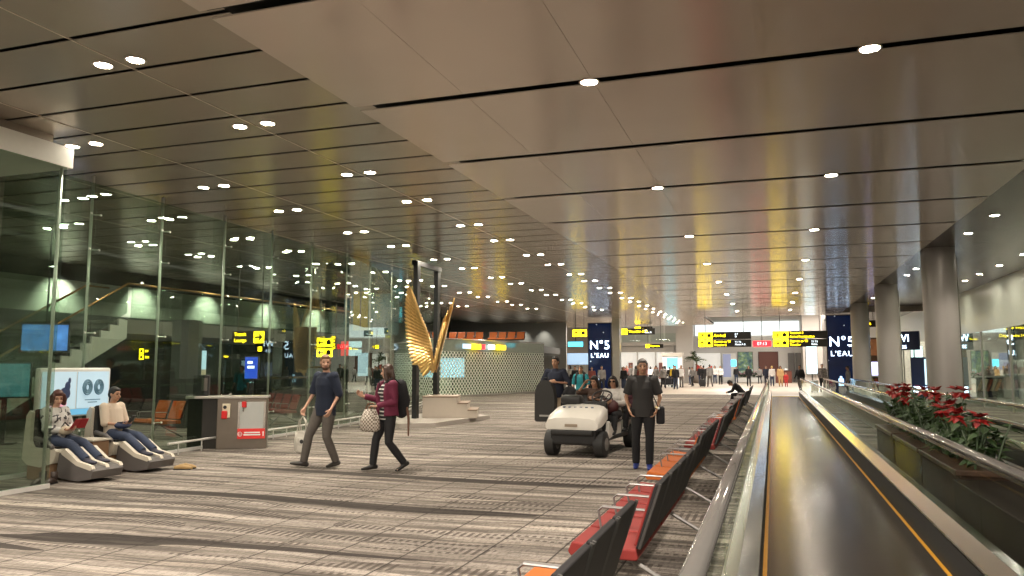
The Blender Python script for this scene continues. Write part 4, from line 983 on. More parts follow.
for y in (-.03, .03): MB().tube([(-.09, y, .56), (-.06, y*.6, .74), (0, 0, .83), (.06, y*.6, .74), (.09, y, .56)], [(.006, .014)]*5, side=(1, 0, 0), n=6).build('handle', tc_, t)
MB().ball((.02, -.055, .42), (.035, .01, .035), sub=2).build('print_mark', mat('print_black', (.03, .03, .03), .7), t)
lt = thing('backpack', 'dark backpack worn by the bearded man, straps over the shoulders', 'bag', (-7.0, 11.15, 0), D(163))
mb = MB(); mb.ball((0, -.20, 1.22), (.15, .09, .22)); mb.build('pack', mat('pack_grey', (.05, .05, .05), .8), lt, True)
for k in (-1, 1): MB().tube([(k*.12, -.15, 1.42), (k*.125, -.03, 1.515), (k*.125, .06, 1.50)], [(.022, .008)]*3, side=(1, 0, 0), n=6).build('strap', mat('strap_dark', (.05, .04, .038), .8), lt)

mar = mat('maroon_jacket', (.13, .012, .04), .8, var=.15)
stripe = striped('striped_top', (.02, .018, .02), (.55, .52, .50), 17., 2, .68)
person('dark haired woman in striped top and maroon jacket gesturing as she walks', (-5.85, 11.15, 0), D(143), 1.68, skinA, stripe, mat('leggings_black', (.011, .011, .013), .75), mat('boots_black', (.015, .014, .014), .5), hairD,
    dict(kn=((-.11, .03, .47), (.11, .16, .50)), an=((-.13, -.24, .13), (.13, .20, .10)), toe=((-.05, .9, -.4), (.12, 1, -.05)), pelvis=(0, 0, .93), hip=((-.09, 0, .90), (.09, 0, .90)),
         el=((-.23, .0, 1.13), (.23, .06, 1.15)), wr=((-.06, .26, 1.06), (.27, .34, 1.22)), hd=((.9, .4, .0), (.1, .7, .5)), pn=((.2, .2, -1), (-.9, .2, .2)), yaw=-48, nod=-4), sleeve=0, style='long', female=True, vox=.007)
# jacket as clothing of hers: open front
jk = [o for o in bpy.data.objects if o.get('label', '').startswith('dark haired woman in striped')][0]
s = 1.68/1.75; mb = MB()
for i, (E_, W_) in enumerate((((-.23, .0, 1.13), (-.06, .26, 1.06)), ((.23, .06, 1.15), (.27, .34, 1.22)))):
    sg = -1 if i == 0 else 1
    S_ = V((sg*.18, 0, 1.41)); E_ = V(E_); W_ = V(W_)
    mb.tube([V((sg*.10, -.01, 1.40))*s, S_*s, S_.lerp(E_, .5)*s, E_*s, E_.lerp(W_, .88)*s], [.085*s, .083*s, .072*s, .064*s, .048*s], side=(0, 1, .1), n=14); mb.ball(S_*s, .084*s); mb.ball(E_*s, .064*s)
    mb.tube([V((sg*.135, .02, 1.43))*s, V((sg*.16, .03, 1.27))*s, V((sg*.155, .02, 1.05))*s, V((sg*.175, .02, .90))*s], [(.045*s, .11*s), (.046*s, .14*s), (.042*s, .125*s), (.045*s, .14*s)], side=(1, 0, 0), n=14)
mb.tube([V((0, -.07, 1.46))*s, V((0, -.075, 1.27))*s, V((0, -.06, .90))*s], [(.14*s, .06*s), (.17*s, .075*s), (.17*s, .085*s)], side=(1, 0, 0), n=16)
link('jacket', remesh(mb, .009, 2), mar, jk)
t = thing('patterned_bag', 'white and brown patterned cloth bag hanging from the woman left arm', 'bag', (-6.06, 10.95, 0))
pt = mat('checked_cloth', (.5, .45, .38), .8); n = N(pt); b = pt.node_tree.nodes['Principled BSDF']; ck = n.new('ShaderNodeTexChecker'); n.L.new(n.new('ShaderNodeTexCoord').outputs['Object'], ck.inputs['Vector']); ck.inputs['Scale'].default_value = 34
n.L.new(n.mix(ck.outputs['Fac'], (.58, .53, .46, 1), (.17, .13, .10, 1)), b.inputs['Base Color'])
mb = MB(); mb.tube([(0, 0, .62), (0, 0, .66), (0, 0, .80), (0, 0, .97)], [(.12, .05), (.18, .09), (.17, .085), (.10, .05)], n=16); mb.build('sack', pt, t, True)
MB().tube([(-.10, 0, .93), (-.05, .02, 1.05), (.04, .03, 1.06), (.10, 0, .93)], [(.012, .02)]*4, n=6).build('handle', mat('brown_leather', (.12, .06, .03), .6), t)
lt = thing('backpack', 'black backpack worn on the back of the woman in maroon', 'bag', (-5.85, 11.15, 0), D(143))
mb = MB(); mb.tube([(0, -.23, .90), (0, -.25, 1.10), (0, -.22, 1.36)], [(.15, .09), (.165, .12), (.12, .08)], n=14, rnd=True); mb.build('pack', blackc, lt, True)
for k in (-1, 1): MB().tube([(k*.11, -.16, 1.36), (k*.115, -.03, 1.47), (k*.12, .10, 1.40), (k*.13, .12, 1.22)], [(.022, .01)]*4, side=(1, 0, 0), n=6).build('strap', blackc, lt)
MB().tube([(-.16, -.26, .98), (-.17, -.28, .80), (-.17, -.28, .55)], [.02, .022, .012], n=8, rnd=True).build('umbrella', mat('umbrella_brown', (.16, .08, .05), .7), lt)

# ================================================================== electric buggy
t = thing('electric_buggy', 'white electric passenger buggy with black seats facing the camera', 'buggy', (-3.50, 13.75, 0), D(-5))
wb_ = mat('buggy_white', (.66, .63, .57), .35, coat=.3, var=.03)
mb = MB()
secs = [(-.02, .46, .50, .60), (.0, .50, .53, .70), (.18, .52, .55, .80), (.50, .50, .62, .90), (.72, .47, .66, .93)]
rings = []
for y, hw, z0, z1 in secs:
    pr = [(-hw, z0), (-hw, z1-.10), (-hw+.05, z1-.03), (-hw+.16, z1), (0, z1+.02), (hw-.16, z1), (hw-.05, z1-.03), (hw, z1-.10), (hw, z0)]
    rings.append([mb.bm.verts.new((x, y, z)) for x, z in pr])
for A, B in zip(rings, rings[1:]):
    for k in range(9): mb.bm.faces.new((A[k], A[(k+1) % 9], B[(k+1) % 9], B[k]))
mb.bm.faces.new(rings[0][::-1]); mb.bm.faces.new(rings[-1])
hood = mb.build('hood', wb_, t, 'auto', bevel=.025)
MB().bb(-.12, .12, -.035, -.015, .555, .605, .005).build('number_plate', mat('plate_brown', (.30, .24, .18), .5), hood)
tx = MB()
for k in range(6): tx.box((-.28+.11*k, .40, .885), (.05, .035, .012), (D(17), 0, .2*(k % 3)))
tx.build('printed_marks', mat('mark_blue', (.10, .13, .20), .5), hood)
MB().bb(-.44, .44, .06, .5, .22, .52, .04).build('under_body', black, t)
MB().bb(-.40, .40, -.03, .08, .40, .50, .03).build('bumper', rubber, t)
MB().bb(-.50, .50, .6, 2.5, .26, .34, .02).build('chassis_floor', rubber, t)
for sg in (-1, 1):
    MB().prism([(.62, .30), (.70, .30), (1.02, .34), (1.1, .42), (1.0, .40), (.72, .62), (.66, .62)], sg*.48-.03, sg*.48+.03, 'x').build('side_panel', wb_, t, bevel=.01)
MB().bb(-.46, .46, .66, .80, .62, .98, .04).build('dashboard', black, t)
pod = MB(); pod.bb(-.43, -.02, .58, .82, .93, 1.10, .06, 3); pod.build('dash_pod', mat('pod_black', (.02, .02, .02), .35), t, 'auto')
stw = MB(); c_ = V((.30, .92, 1.07)); ax = V((0, -.55, .83)).normalized(); a1 = V((1, 0, 0)); a2 = ax.cross(a1)
stw.tube([c_+a1*.19*math.cos(q)+a2*.19*math.sin(q) for q in [2*PI*k/24 for k in range(24)]], [.017]*24, n=8, closed=True, side=ax)
for q in (D(90), D(210), D(330)): stw.tube([c_, c_+a1*.19*math.cos(q)+a2*.19*math.sin(q)], [.014, .012], n=6)
stw.ball(c_, (.05, .05, .03)); so = stw.build('steering_wheel', black, t, True)
MB().cyl(c_, (.30, .74, .80), .025, n=8).build('steering_column', black, t)
for y0 in (1.15, 2.05):
    MB().bb(-.50, .50, y0, y0+.48, .56, .70, .04).build('seat_cushion', mat('black_vinyl', (.02, .02, .021), .4), t)
    MB().bb(-.48, .48, y0+.02, y0+.46, .33, .56, .02).build('seat_box', wb_, t)
    MB().box((0, y0+.50, .93), (.98, .09, .40), (D(-10), 0, 0), .03).build('seat_back', mat('black_vinyl', ()), t)
    for sg in (-1, 1): MB().tube([(sg*.50, y0+.50, .72), (sg*.52, y0+.44, .86), (sg*.52, y0+.12, .86), (sg*.50, y0+.05, .70)], [.015]*4, n=8).build('arm_rail', dsteel, t)
MB().bb(-.5, .5, 2.55, 2.75, .30, .75, .03).build('tail_body', wb_, t)
for x in (-.47, .47):
    for y in (.28, 2.3):
        wq = MB(); wq.tube([(x-.10, y, .235), (x-.085, y, .235), (x+.085, y, .235), (x+.10, y, .235)], [.20, .235, .235, .20], n=28); o = wq.build('tyre', rubber, t, 'auto')
        MB().cyl((x-.108, y, .235), (x+.108, y, .235), .115, n=20).build('hub', mat('hub_grey', (.22, .21, .20), .4, .6), o)
bl_ = Vector((-3.50, 13.75, 0)); bR = Matrix.Rotation(D(-5), 3, 'Z')
def on_buggy(x, y): q = bl_+bR @ V((x, y, 0)); return (q.x, q.y, .22)
wht = mat('white_jacket', (.60, .57, .53), .8)
RID = P_(SIT, kn=((-.12, .40, .54), (.12, .40, .54)), an=((-.12, .46, .22), (.12, .46, .22)))
person('woman in a brown top on the buggy raising an arm to her hair', on_buggy(-.03, 1.50), D(175), 1.62, skinB, mat('brown_top', (.07, .04, .028), .8), blackc, blackc, hairB,
       P_(RID, el=((-.27, .10, .78), (.33, .10, .98)), wr=((-.12, .36, .86), (.16, .20, 1.18)), hd=((.5, .8, .2), (-.6, -.1, .6)), nod=-14, yaw=-10), base=SIT, sleeve=.5, style='long', female=True, vox=.0085)
person('woman with dark hair and glasses in a white jacket on the buggy', on_buggy(.36, 1.48), D(178), 1.62, skinB, wht, blackc, blackc, hairB,
       P_(RID, el=((-.23, .06, .76), (.24, .06, .76)), wr=((-.05, .34, .78), (.05, .34, .80)), nod=-8), base=SIT, sleeve=1., style='bob', female=True, vox=.0085)
g_ = [o for o in bpy.data.objects if o.get('label', '').startswith('woman with dark hair and glasses')][0]
s = 1.62/1.75; mb = MB()
for k in (-1, 1): mb.ball(V((k*.036, .105, 1.216))*s, (.028*s, .008*s, .022*s))
mb.build('glasses', mat('glasses_black', (.01, .01, .01), .15), g_, True)
person('dark haired passenger on the rear buggy seat peering past the others', on_buggy(.60, 2.30), D(176), 1.64, skinB, mat('plum_top', (.10, .035, .05), .8), blackc, blackc, hairB, P_(RID), base=SIT, sleeve=.5, style='bob', female=True, vox=.009)
t = thing('handbag', 'dark red handbag on the lap of the woman in the white jacket', 'bag', on_buggy(.36, 1.18)[:2]+(.87,), 0)
MB().ball((0, 0, 0), (.2, .10, .15)).build('pouch', mat('oxblood', (.07, .018, .018), .5), t, True); MB().tube([(-.1, 0, .1), (0, .02, .24), (.1, 0, .1)], [.012]*3, n=6).build('strap', mat('oxblood', ()), t)

# ================================================================== standing men
person('grey haired man in black polo standing beside the red benches', (-2.02, 12.65, 0), D(186), 1.77, skinB, mat('charcoal_polo', (.028, .027, .027), .8), blackc, mat('blue_shoe', (.02, .04, .22), .5), hairG,
       dict(el=((-.27, -.02, 1.13), (.27, -.02, 1.13)), wr=((-.215, .10, .93), (.215, .10, .93)), an=((-.09, .04, .085), (.13, -.10, .085)), kn=((-.10, .06, .50), (.12, -.0, .50)), hd=((.4, .2, -.9), (-.4, .2, -.9)), nod=-4, yaw=4), sleeve=.45, vox=.007, stout=1.02, loose=.8, untuck=.13, collar=mat('charcoal_polo', ()))
t = thing('shoulder_bag', 'black shoulder bag worn across the man in black polo', 'bag', (-2.02, 12.65, 0), D(186))
MB().bb(-.34, -.21, -.15, .08, .72, 1.0, .03).build('pouch', blackc, t); MB().tube([(-.27, -.05, 1.0), (-.245, -.08, 1.2), (-.14, -.04, 1.50), (-.12, .06, 1.50), (-.14, .15, 1.25), (-.25, .08, .98)], [(.006, .02)]*6, n=6).build('strap', blackc, t)
t = thing('wrist_watch', 'wrist watch on the left arm of the man in black polo', 'watch', (-2.02, 12.65, 0), D(186))
MB().tube([(-.226, .09, .965), (-.230, .08, .99)], [.04, .041], n=14).build('band', mat('watch_gold', (.5, .4, .2), .3, .8), t); MB().ball((-.25, .12, .975), (.02, .012, .02)).build('dial', white, t)
person('man in navy polo and khaki trousers carrying a black instrument case', (-4.85, 17.6, 0), D(176), 1.88, skinB, navy, khaki, blackc, hairB,
       dict(el=((-.30, .0, 1.16), (.29, .02, 1.16)), wr=((-.10, .26, 1.19), (.24, .22, 1.04)), hd=((.6, .6, .2), (-.1, .8, -.3)), yaw=-6, nod=-5), sleeve=.48, vox=.009, stout=1.1, collar=navy)
t = thing('instrument_case', 'tall black rounded instrument case held in front of the man in navy', 'case', (-4.98, 17.2, .38), D(176))
mb = MB(); mb.prism([(-.24, .04), (-.20, 0), (.2, 0), (.24, .04), (.235, .62), (.19, .82), (.08, .93), (-.02, .95), (-.13, .90), (-.21, .76), (-.245, .5)], -.10, .10, 'y'); mb.build('shell', mat('case_black', (.02, .019, .018), .45), t, 'auto', bevel=.03)
MB().tube([(-.07, .0, .93), (-.05, .0, 1.0), (.05, .0, 1.0), (.07, .0, .93)], [.012]*4, n=6).build('handle', black, t); MB().bb(-.15, .12, .10, .104, .12, .16).build('logo_mark', mat('case_print', (.35, .34, .32), .5), t)
t = thing('duffel_bag', 'black bag hanging behind the left arm of the man in navy', 'bag', (-4.55, 17.75, .95), D(176))
MB().tube([(0, -.12, -.0), (0, 0, .0), (0, .14, 0)], [(.17, .2), (.2, .24), (.16, .2)], n=14, rnd=True).build('pouch', blackc, t, True); MB().tube([(0, -.1, .2), (-.02, .0, .5), (0, .1, .2)], [(.02, .008)]*3, n=6).build('strap', blackc, t)
teal = mat('teal_tshirt', (.008, .17, .20), .8)
person('man in teal t-shirt with backpack straps carrying a green bag', (-5.55, 23, 0), D(178), 1.67, skinB, teal, blackc, blackc, hairB, dict(el=((-.26, .02, 1.14), (.25, -.01, 1.14)), wr=((-.20, .24, .98), (.27, .08, .88))), sleeve=.5, vox=.011)
t = thing('carrier_bag', 'small green carrier bag held by the man in teal', 'bag', (-5.82, 22.85, 0))
MB().tube([(0, 0, .36), (0, 0, .42), (0, 0, .60), (0, 0, .68)], [(.06, .03), (.14, .07), (.10, .05), (.03, .02)], n=12).build('sack', mat('green_bag', (.01, .20, .13), .6), t, True); MB().tube([(-.03, 0, .66), (0, 0, .84), (.03, 0, .66)], [.008]*3, n=6).build('handle', mat('green_bag', ()), t)
lt = thing('backpack', 'dark backpack worn by the man in teal', 'bag', (-5.55, 23, 0), D(178))
MB().ball((0, -.2, 1.15), (.15, .1, .24)).build('pack', blackc, lt, True)
for k in (-1, 1): MB().tube([(k*.11, -.14, 1.36), (k*.115, -.03, 1.46), (k*.12, .11, 1.36), (k*.13, .10, 1.1)], [(.025, .01)]*4, side=(1, 0, 0), n=6).build('strap', blackc, lt)
person('traveller in black slumped forward on the farthest bench', (-1.36, 32.3, 0), D(90), 1.7, skinB, blackc, blackc, blackc, hairB, P_(SIT, pelvis=(0, -.22, .55), chest=(0, .02, .82), neck=(0, .17, .93), head=(0, .30, 1.0), sh=((-.17, .1, .93), (.17, .1, .93)), el=((-.22, .22, .68), (.22, .22, .68)), wr=((-.08, .4, .62), (.08, .4, .62)), hip=((-.1, -.2, .53), (.1, -.2, .53)), kn=((-.12, .22, .53), (.12, .22, .53)), an=((-.12, .26, .09), (.12, .26, .09)), nod=-55), base=SIT, sleeve=1., vox=.014, face=False)

# ================================================================== planters with poinsettias
leafm = mat('leaf_green', (.032, .066, .018), .5, var=.4, vscale=12); redl = mat('bract_red', (.30, .012, .01), .5, var=.25, vscale=12); boxm = mat('planter_brown', (.03, .016, .011), .7, spec=.12); stemm = mat('stem_green', (.06, .09, .03), .6)
def leaf(mb, p, d, L, wd, up):
    d = d.normalized(); sd = d.cross(up)
    if sd.length < .1: sd = d.cross(V((1, 0, 0)))
    sd.normalize(); nn = sd.cross(d)
    a = mb.bm.verts.new(p); m1 = mb.bm.verts.new(p+d*L*.4+nn*.02); l1 = mb.bm.verts.new(p+d*L*.42+sd*wd); r1 = mb.bm.verts.new(p+d*L*.42-sd*wd); tp = mb.bm.verts.new(p+d*L-nn*.03)
    for f in ((a, l1, m1), (a, m1, r1), (l1, tp, m1), (m1, tp, r1)): mb.bm.faces.new(f)
rng = random.Random(3)
def planter(label, y0, y1, nred, h=.78):
    t = thing('potted_poinsettia', label, 'plant', (2.08, (y0+y1)/2, 0), 0, 'poinsettia planters between the walkways')
    L = y1-y0
    tr = MB(); tr.bb(-.33, .33, -L/2+.03, L/2-.03, 0, .58, .01); tr.build('planter_box', boxm, t); MB().bb(-.36, .36, -L/2+.02, L/2-.02, .54, .60, .01).build('rim', mat('planter_rim', (.07, .035, .022), .35), t)
    g, st = MB(), MB(); heads = []
    for i in range(int(L*13)):
        x, y = rng.uniform(-.24, .24), rng.uniform(-L/2+.15, L/2-.15); hh = h*rng.uniform(.55, 1.); lean = V((rng.uniform(-.18, .18), rng.uniform(-.18, .18), hh))
        x *= .75; p = V((x, y, .55)); tip = p+lean; g.tube([p, p+lean*.5+V((0, 0, .03)), tip], [.012, .010, .008], n=5); heads.append(tip)
        for k in range(11):
            q = .2+.8*k/11; a = rng.uniform(0, 2*PI); leaf(g, p+lean*q, V((math.cos(a), math.sin(a), rng.uniform(-.5, .35))), rng.uniform(.12, .21), rng.uniform(.035, .06), V((0, 0, 1)))
    heads.sort(key=lambda v: -v.z)
    for tip in heads[1:2*nred:2]:
        r = MB()
        for k in range(16):
            a = 2*PI*k/8+rng.uniform(-.3, .3); leaf(r, tip+V((0, 0, .04*(k//8))), V((math.cos(a), math.sin(a), rng.uniform(-.7, .3) if k < 8 else rng.uniform(.3, 1.2))), rng.uniform(.09, .15), .045, V((0, 0, 1)))
        r.build('red_bract_head', redl, t)
    g.build('foliage', leafm, t)
planter('planter of red poinsettias farthest along the walkway, tallest red heads', 13.5, 15.6, 6)
planter('planter of red poinsettias in the middle of the row', 11.2, 13.4, 6)
planter('planter of poinsettias nearest the camera, mostly green leaves', 8.95, 11.1, 4, .62)
MB_ = MB(); MB_.bb(1.68, 2.48, -2, 8.9, 0, .52, .01); tt = tag(MB_.build('planter_trough', mat('trough_brown', (.016, .011, .009), .7, spec=.1)), 'long plain brown trough between the walkways in front of the planters', 'planter')
# ================================================================== far hall furniture
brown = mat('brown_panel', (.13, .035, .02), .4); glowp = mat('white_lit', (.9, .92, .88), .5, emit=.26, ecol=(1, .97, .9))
t = thing('display_counter', 'white lit display counter at the far end left of the poster wall', 'counter', (-6.7, 84.6, 0))
MB().bb(-1.4, 1.4, 0, .8, 0, 1.1, .02).build('counter', white, t); MB().bb(-1.4, 1.4, .6, .8, 1.1, 3.0).build('lit_back', glowp, t); MB().bb(-1.45, 1.45, -.05, .85, 1.08, 1.14).build('counter_top', steel, t)
t = thing('poster_wall', 'far poster board with blue and white picture beside the landscape picture', 'poster', (-4.3, 84.6, 0))
MB().bb(-.75, .7, 0, .2, 0, 3.0).build('board', white, t); MB().bb(-.7, .1, -.02, 0, .5, 2.9).build('blue_picture', mat('poster_lilac', (.32, .36, .55), .5, emit=.25), t); MB().bb(.12, .65, -.02, 0, 1.6, 2.3).build('cyan_picture', cy, t)
t = thing('landscape_picture', 'large landscape picture with dark tree at the far end wall', 'picture', (-2.75, 85.2, 0))
lm = bpy.data.materials.new('landscape_print'); lm.use_nodes = True; n = N(lm); b = lm.node_tree.nodes['Principled BSDF']; tcn = n.new('ShaderNodeTexCoord').outputs['Object']
cc = n.ramp(n.noise(n.mapping(tcn, (1.2, 1, 1.6)), 1.3, 4.), [(.3, (.01, .02, .03)), (.45, (.05, .10, .10)), (.55, (.12, .18, .07)), (.68, (.35, .42, .45))]); n.L.new(cc, b.inputs['Base Color']); n.L.new(cc, b.inputs['Emission Color']); b.inputs['Emission Strength'].default_value = .5
MB().bb(-.72, .72, 0, .06, .9, 3.1).build('print', lm, t); MB().bb(-.78, .78, .02, .1, .84, 3.16).build('frame', dsteel, t)
t = thing('plant_bed', 'low bed of pale flowers and shrubs before the landscape picture', 'plant bed', (-2.3, 83.8, 0))
MB().bb(-1.5, 1.2, -.5, .5, 0, .45, .02).build('bed', white, t); g, r = MB(), MB()
for i in range(110):
    p = V((rng.uniform(-1.4, 1.1), rng.uniform(-.4, .4), .45+rng.uniform(0, .4))); a = rng.uniform(0, 6.28); leaf(g, p, V((math.cos(a), math.sin(a), .6)), .4, .1, V((0, 0, 1)))
    if i % 3 == 0: r.ball(p+V((0, -.05, .25)), .09, sub=1)
g.build('foliage', leafm, t); r.build('flowers', mat('flower_pale', (.5, .32, .35), .6), t)
t = thing('wall_panel', 'dark red brown wall panel above the far group of travellers', 'panel', (-.45, 85.9, 0))
MB().bb(-.95, .95, -.08, 0, .9, 3.1).build('panel', brown, t); MB().bb(-1.0, 1.0, -.04, 0, .86, 3.16).build('frame', mat('brown_dark', (.06, .02, .015), .5), t)
t = thing('reception_desk', 'brown reception desk at the far end', 'desk', (.95, 80, 0))
MB().bb(-.75, .75, 0, .6, 0, 1.15, .02).build('front', brown, t); MB().bb(-.8, .8, -.06, .64, 1.15, 1.2, .01).build('desk_top', mat('brown_dark', ()), t); MB().ball((.2, .3, 1.3), (.2, .12, .12)).build('papers', white, t)
for k, x in enumerate((1.5, 2.25)):
    o = MB().bb(x, x+.62, 85.7, 85.95, 0, 3.0).build('door_%d' % (k+1), mat('grey_door', (.16, .15, .14), .4)); struct(o); MB().bb(x+.05, x+.09, 85.66, 85.7, .9, 1.3).build('door_handle', chrome, o)
screen('tall pale blue lit poster at the far right beside the grey doors', (3.55, 79.8, 2.2), .95, 2.6, mat('ice_lit', (.6, .85, 1), .4, emit=.9, ecol=(.6, .88, 1)), 0, 1)
t = thing('potted_palm', 'tall potted palm in a round stone pot beside the grey column', 'plant', (-7.15, 77.5, 0)); t.scale = (1.25,)*3
MB().lathe([(.22, 0), (.42, .3), (.46, .65), (.36, .92), (.34, .9), (.3, .85)], 20).build('pot', mat('pot_grey', (.2, .17, .15), .6), t, True); MB().tube([(0, 0, .85), (.05, 0, 1.5), (0, 0, 2.1)], [.06, .05, .04], n=8).build('trunk', mat('trunk_brown', (.12, .07, .035), .8), t)
g = MB()
for i in range(26):
    a = rng.uniform(0, 6.28); e = rng.uniform(.1, 1.2); d = V((math.cos(a), math.sin(a), e)).normalized(); p = V((0, 0, 1.6+rng.uniform(0, .6)))
    for k in range(6):
        q = p+d*(.18*k)-V((0, 0, .018*k*k)); leaf(g, q, d+V((-d.y, d.x, -.3))*.7, .32, .05, V((0, 0, 1))); leaf(g, q, d-V((-d.y, d.x, .3))*.7, .32, .05, V((0, 0, 1)))
g.build('fronds', mat('palm_green', (.07, .11, .03), .5, var=.4), t)
t = thing('promotion_stand', 'slanted red and white promotion stand by the potted palm', 'stand', (-6.55, 79.0, 0))
MB().prism([(-.8, .0), (.8, .0), (.8, 1.0), (-.8, 1.9)], 0, .3, 'y').build('white_board', white, t); MB().prism([(-.75, .85), (.85, 1.05), (.85, 1.7), (.1, 1.35), (-.75, 1.9)], -.04, 0, 'y').build('red_board', mat('stand_red', (.5, .03, .025), .5), t)
# left far shops
t = thing('shop', 'brightly lit white shop front in the far left hall', 'shop', (-13.5, 81.4, 0))
MB().bb(-3.8, 3.8, .3, .5, .0, 3.1).build('back_wall', glowp, t); MB().bb(-3.8, 3.8, 0, .5, 3.1, 3.7).build('fascia', mat('fascia_beige', (.45, .41, .35), .5, emit=.1), t)
sh = MB()
for k in range(14): sh.bb(-3.6+.53*k, -3.2+.53*k, -.1, .3, .3+.0*k, 1.0+.5*((k*7) % 3))
sh.build('shelf_goods', mat('goods', (.3, .12, .1), .6, var=.6, vscale=2), t, )
for k in range(5): MB().bb(-3.8+1.9*k-.08, -3.8+1.9*k+.08, -.1, .1, 0, 3.1).build('pillar', white, t)
t = thing('gallery', 'upper gallery with white posts and railing in the far left hall', 'gallery', (-13.5, 80, 0))
MB().bb(-4.5, 4.5, 0, 1.5, 3.75, 4.1).build('floor_edge', mat('fascia_beige', ()), t); MB().bb(-4.5, 4.5, 0, .03, 4.1, 5.0).build('glass_railing', pane, t)
for k in range(7): MB().bb(-4.5+1.5*k-.07, -4.5+1.5*k+.07, .2, .4, 4.1, 7.0).build('post', white, t)
MB().bb(-4.5, 4.5, 1.5, 1.6, 4.1, 6.6).build('lit_wall', mat('gallery_lit', (.5, .48, .42), .5, emit=.15), t)
t = thing('shop_kiosk', 'cyan lit booth in the far left hall beyond the crowd', 'booth', (-9.0, 74, 0))
MB().bb(-.9, .9, 0, .8, 0, 2.6).build('booth_body', white, t); MB().bb(-.5, .5, -.03, 0, 1.4, 2.4).build('cyan_panel', cy, t); MB().bb(-1, 1, -.2, .9, 2.6, 2.9).build('canopy', mat('fascia_beige', ()), t)
t = thing('advert_board', 'small bright blue advert board seen above the man with the instrument case', 'advert', (-12.2, 50.5, 0))
MB().bb(-.9, .5, 0, .1, 1.75, 2.5).build('board', mat('adv_light', (.6, .75, .9), .5, emit=.5, ecol=(.45, .7, 1)), t)
for x in (-.7, .3): MB().bb(x-.04, x+.04, .02, .08, 0, 1.75).build('post', steel, t)
# right: stall with hanging scarves, shop displays, advert reflection built as a board
t = thing('scarf_stall', 'low stall counter with colourful scarves at the right before the columns', 'stall', (5.1, 46.6, 0), 0)
MB().bb(-.7, .9, 0, .6, 1.05, 1.13, .01).build('counter_top', white, t); MB().bb(-.68, -.3, .05, .55, 0, 1.05).build('end_panel', white, t); MB().bb(-.3, .88, .3, .5, 0, 1.05).build('back_panel', mat('stall_dark', (.05, .04, .04), .6), t)
for k, c in enumerate(((.55, .25, .1), (.5, .4, .25), (.4, .1, .05), (.6, .5, .35), (.35, .2, .1))): MB().prism([(-.25+.2*k, .95), (-.12+.2*k, .98), (.12+.2*k, .35), (.0+.2*k, .32)], .1, .26, 'y').build('scarf', mat('scarf_%d' % k, c, .7), t)
t = thing('lit_panel', 'blurred advert reflection built as blue white lit letters between two right columns', 'sign', (6.75, 46, 3.0), D(-35))  # blurred reflection of an advert, built as a glowing board
MB().bb(-.75, .75, 0, .1, -.5, .5).build('board', mat('reflected_navy', (.01, .02, .08), .3), t); text('lettering', 'WI', .55, glow, t, (-.1, -.01, .12), TR, 'CENTER'); text('lettering', '235', .25, glow, t, (-.1, -.01, -.34), TR, 'CENTER')
t = thing('shop_display', 'tall blue lit shop display between two right columns', 'display', (7.2, 44.5, 0), D(-35))
MB().bb(-.5, .5, 0, .3, 0, 2.1).build('cabinet', mat('cab_blue', (.03, .05, .14), .3), t); MB().bb(-.4, .4, -.02, 0, .3, .6).build('lit_strip', glow, t); MB().bb(.2, .42, -.02, 0, .7, 2.0).build('picture', mat('ice_lit', ()), t)
t = thing('shop_display', 'pink and blue lit display behind the right columns near the perfume panel', 'display', (6.1, 52.5, 0), 0)
MB().bb(-.9, .9, 0, .3, 0, 3.4).build('cabinet', mat('cab_brown', (.12, .06, .03), .4), t); MB().bb(-.8, .3, -.02, 0, .9, 1.9).build('lit_picture', mat('pinkblue', (.6, .55, .9), .5, emit=1.6, ecol=(.6, .6, 1)), t); MB().bb(-.5, .5, -.02, 0, 2.3, 3.3).build('goods', mat('goods_orange', (.4, .15, .05), .6, emit=.15, var=.6, vscale=3), t)
for k, (x, y) in enumerate(((9.6, 27), (10.4, 31), (9.4, 36), (10.6, 40))):
    t = thing('shop_shelf', 'pale shop shelf with goods behind the right glass, %s from the camera' % ['first', 'second', 'third', 'fourth'][k], 'shelf', (x, y, 0))
    MB().bb(-.8, .8, 0, .4, 0, .1).bb(-.8, .8, .36, .4, .1, 1.9).bb(-.8, .8, 0, .4, .7, .74).bb(-.8, .8, 0, .4, 1.3, 1.34).build('rack', white, t)
    gm = MB()
    for i in range(12): gm.bb(-.75+.25*(i % 6), -.58+.25*(i % 6), .05, .3, .74+.6*(i//6), 1.0+.6*(i//6)+.1*((i*5) % 3))
    gm.build('goods', mat('shop_goods', (.45, .3, .25), .5, var=.7, vscale=5), t)

# ================================================================== far travellers
greyj = mat('grey_jacket', (.20, .19, .18), .8); checkm = printed('check_shirt', (.36, .33, .31), (.16, .15, .15), 16., .5); whitec = mat('white_shirt', (.62, .60, .58), .8); redc = mat('red_dress', (.40, .02, .02), .8); ochre = mat('ochre_dress', (.50, .32, .14), .8); yel = mat('yellow_jacket', (.62, .42, .02), .8)
def far(label, x, y, rz, top, bottom, hair=hairB, h=1.68, skin=skinB, pose=None, group=None, **k):
    kw = dict(sleeve=1., vox=.024, face=False); kw.update(k)
    return person(label, (x, y, 0), D(rz), h, skin, top, bottom, blackc, hair, pose, group=group, **kw)[0]
WALK = dict(kn=((-.10, .16, .50), (.10, -.02, .48)), an=((-.11, .25, .09), (.11, -.28, .12)), el=((-.24, -.08, 1.13), (.24, .06, 1.13)), wr=((-.25, -.02, .88), (.25, .22, .92)))
far('far traveller in grey jacket pulling a black suitcase', -4.75, 63, 20, greyj, greyc, pose=WALK, h=1.78)
far('far traveller in dark coat beside the one in grey jacket', -5.35, 64.5, 10, blackc, blackc, h=1.7)
far('far traveller in white shirt near the lit counter', -4.5, 72, 160, whitec, blackc)
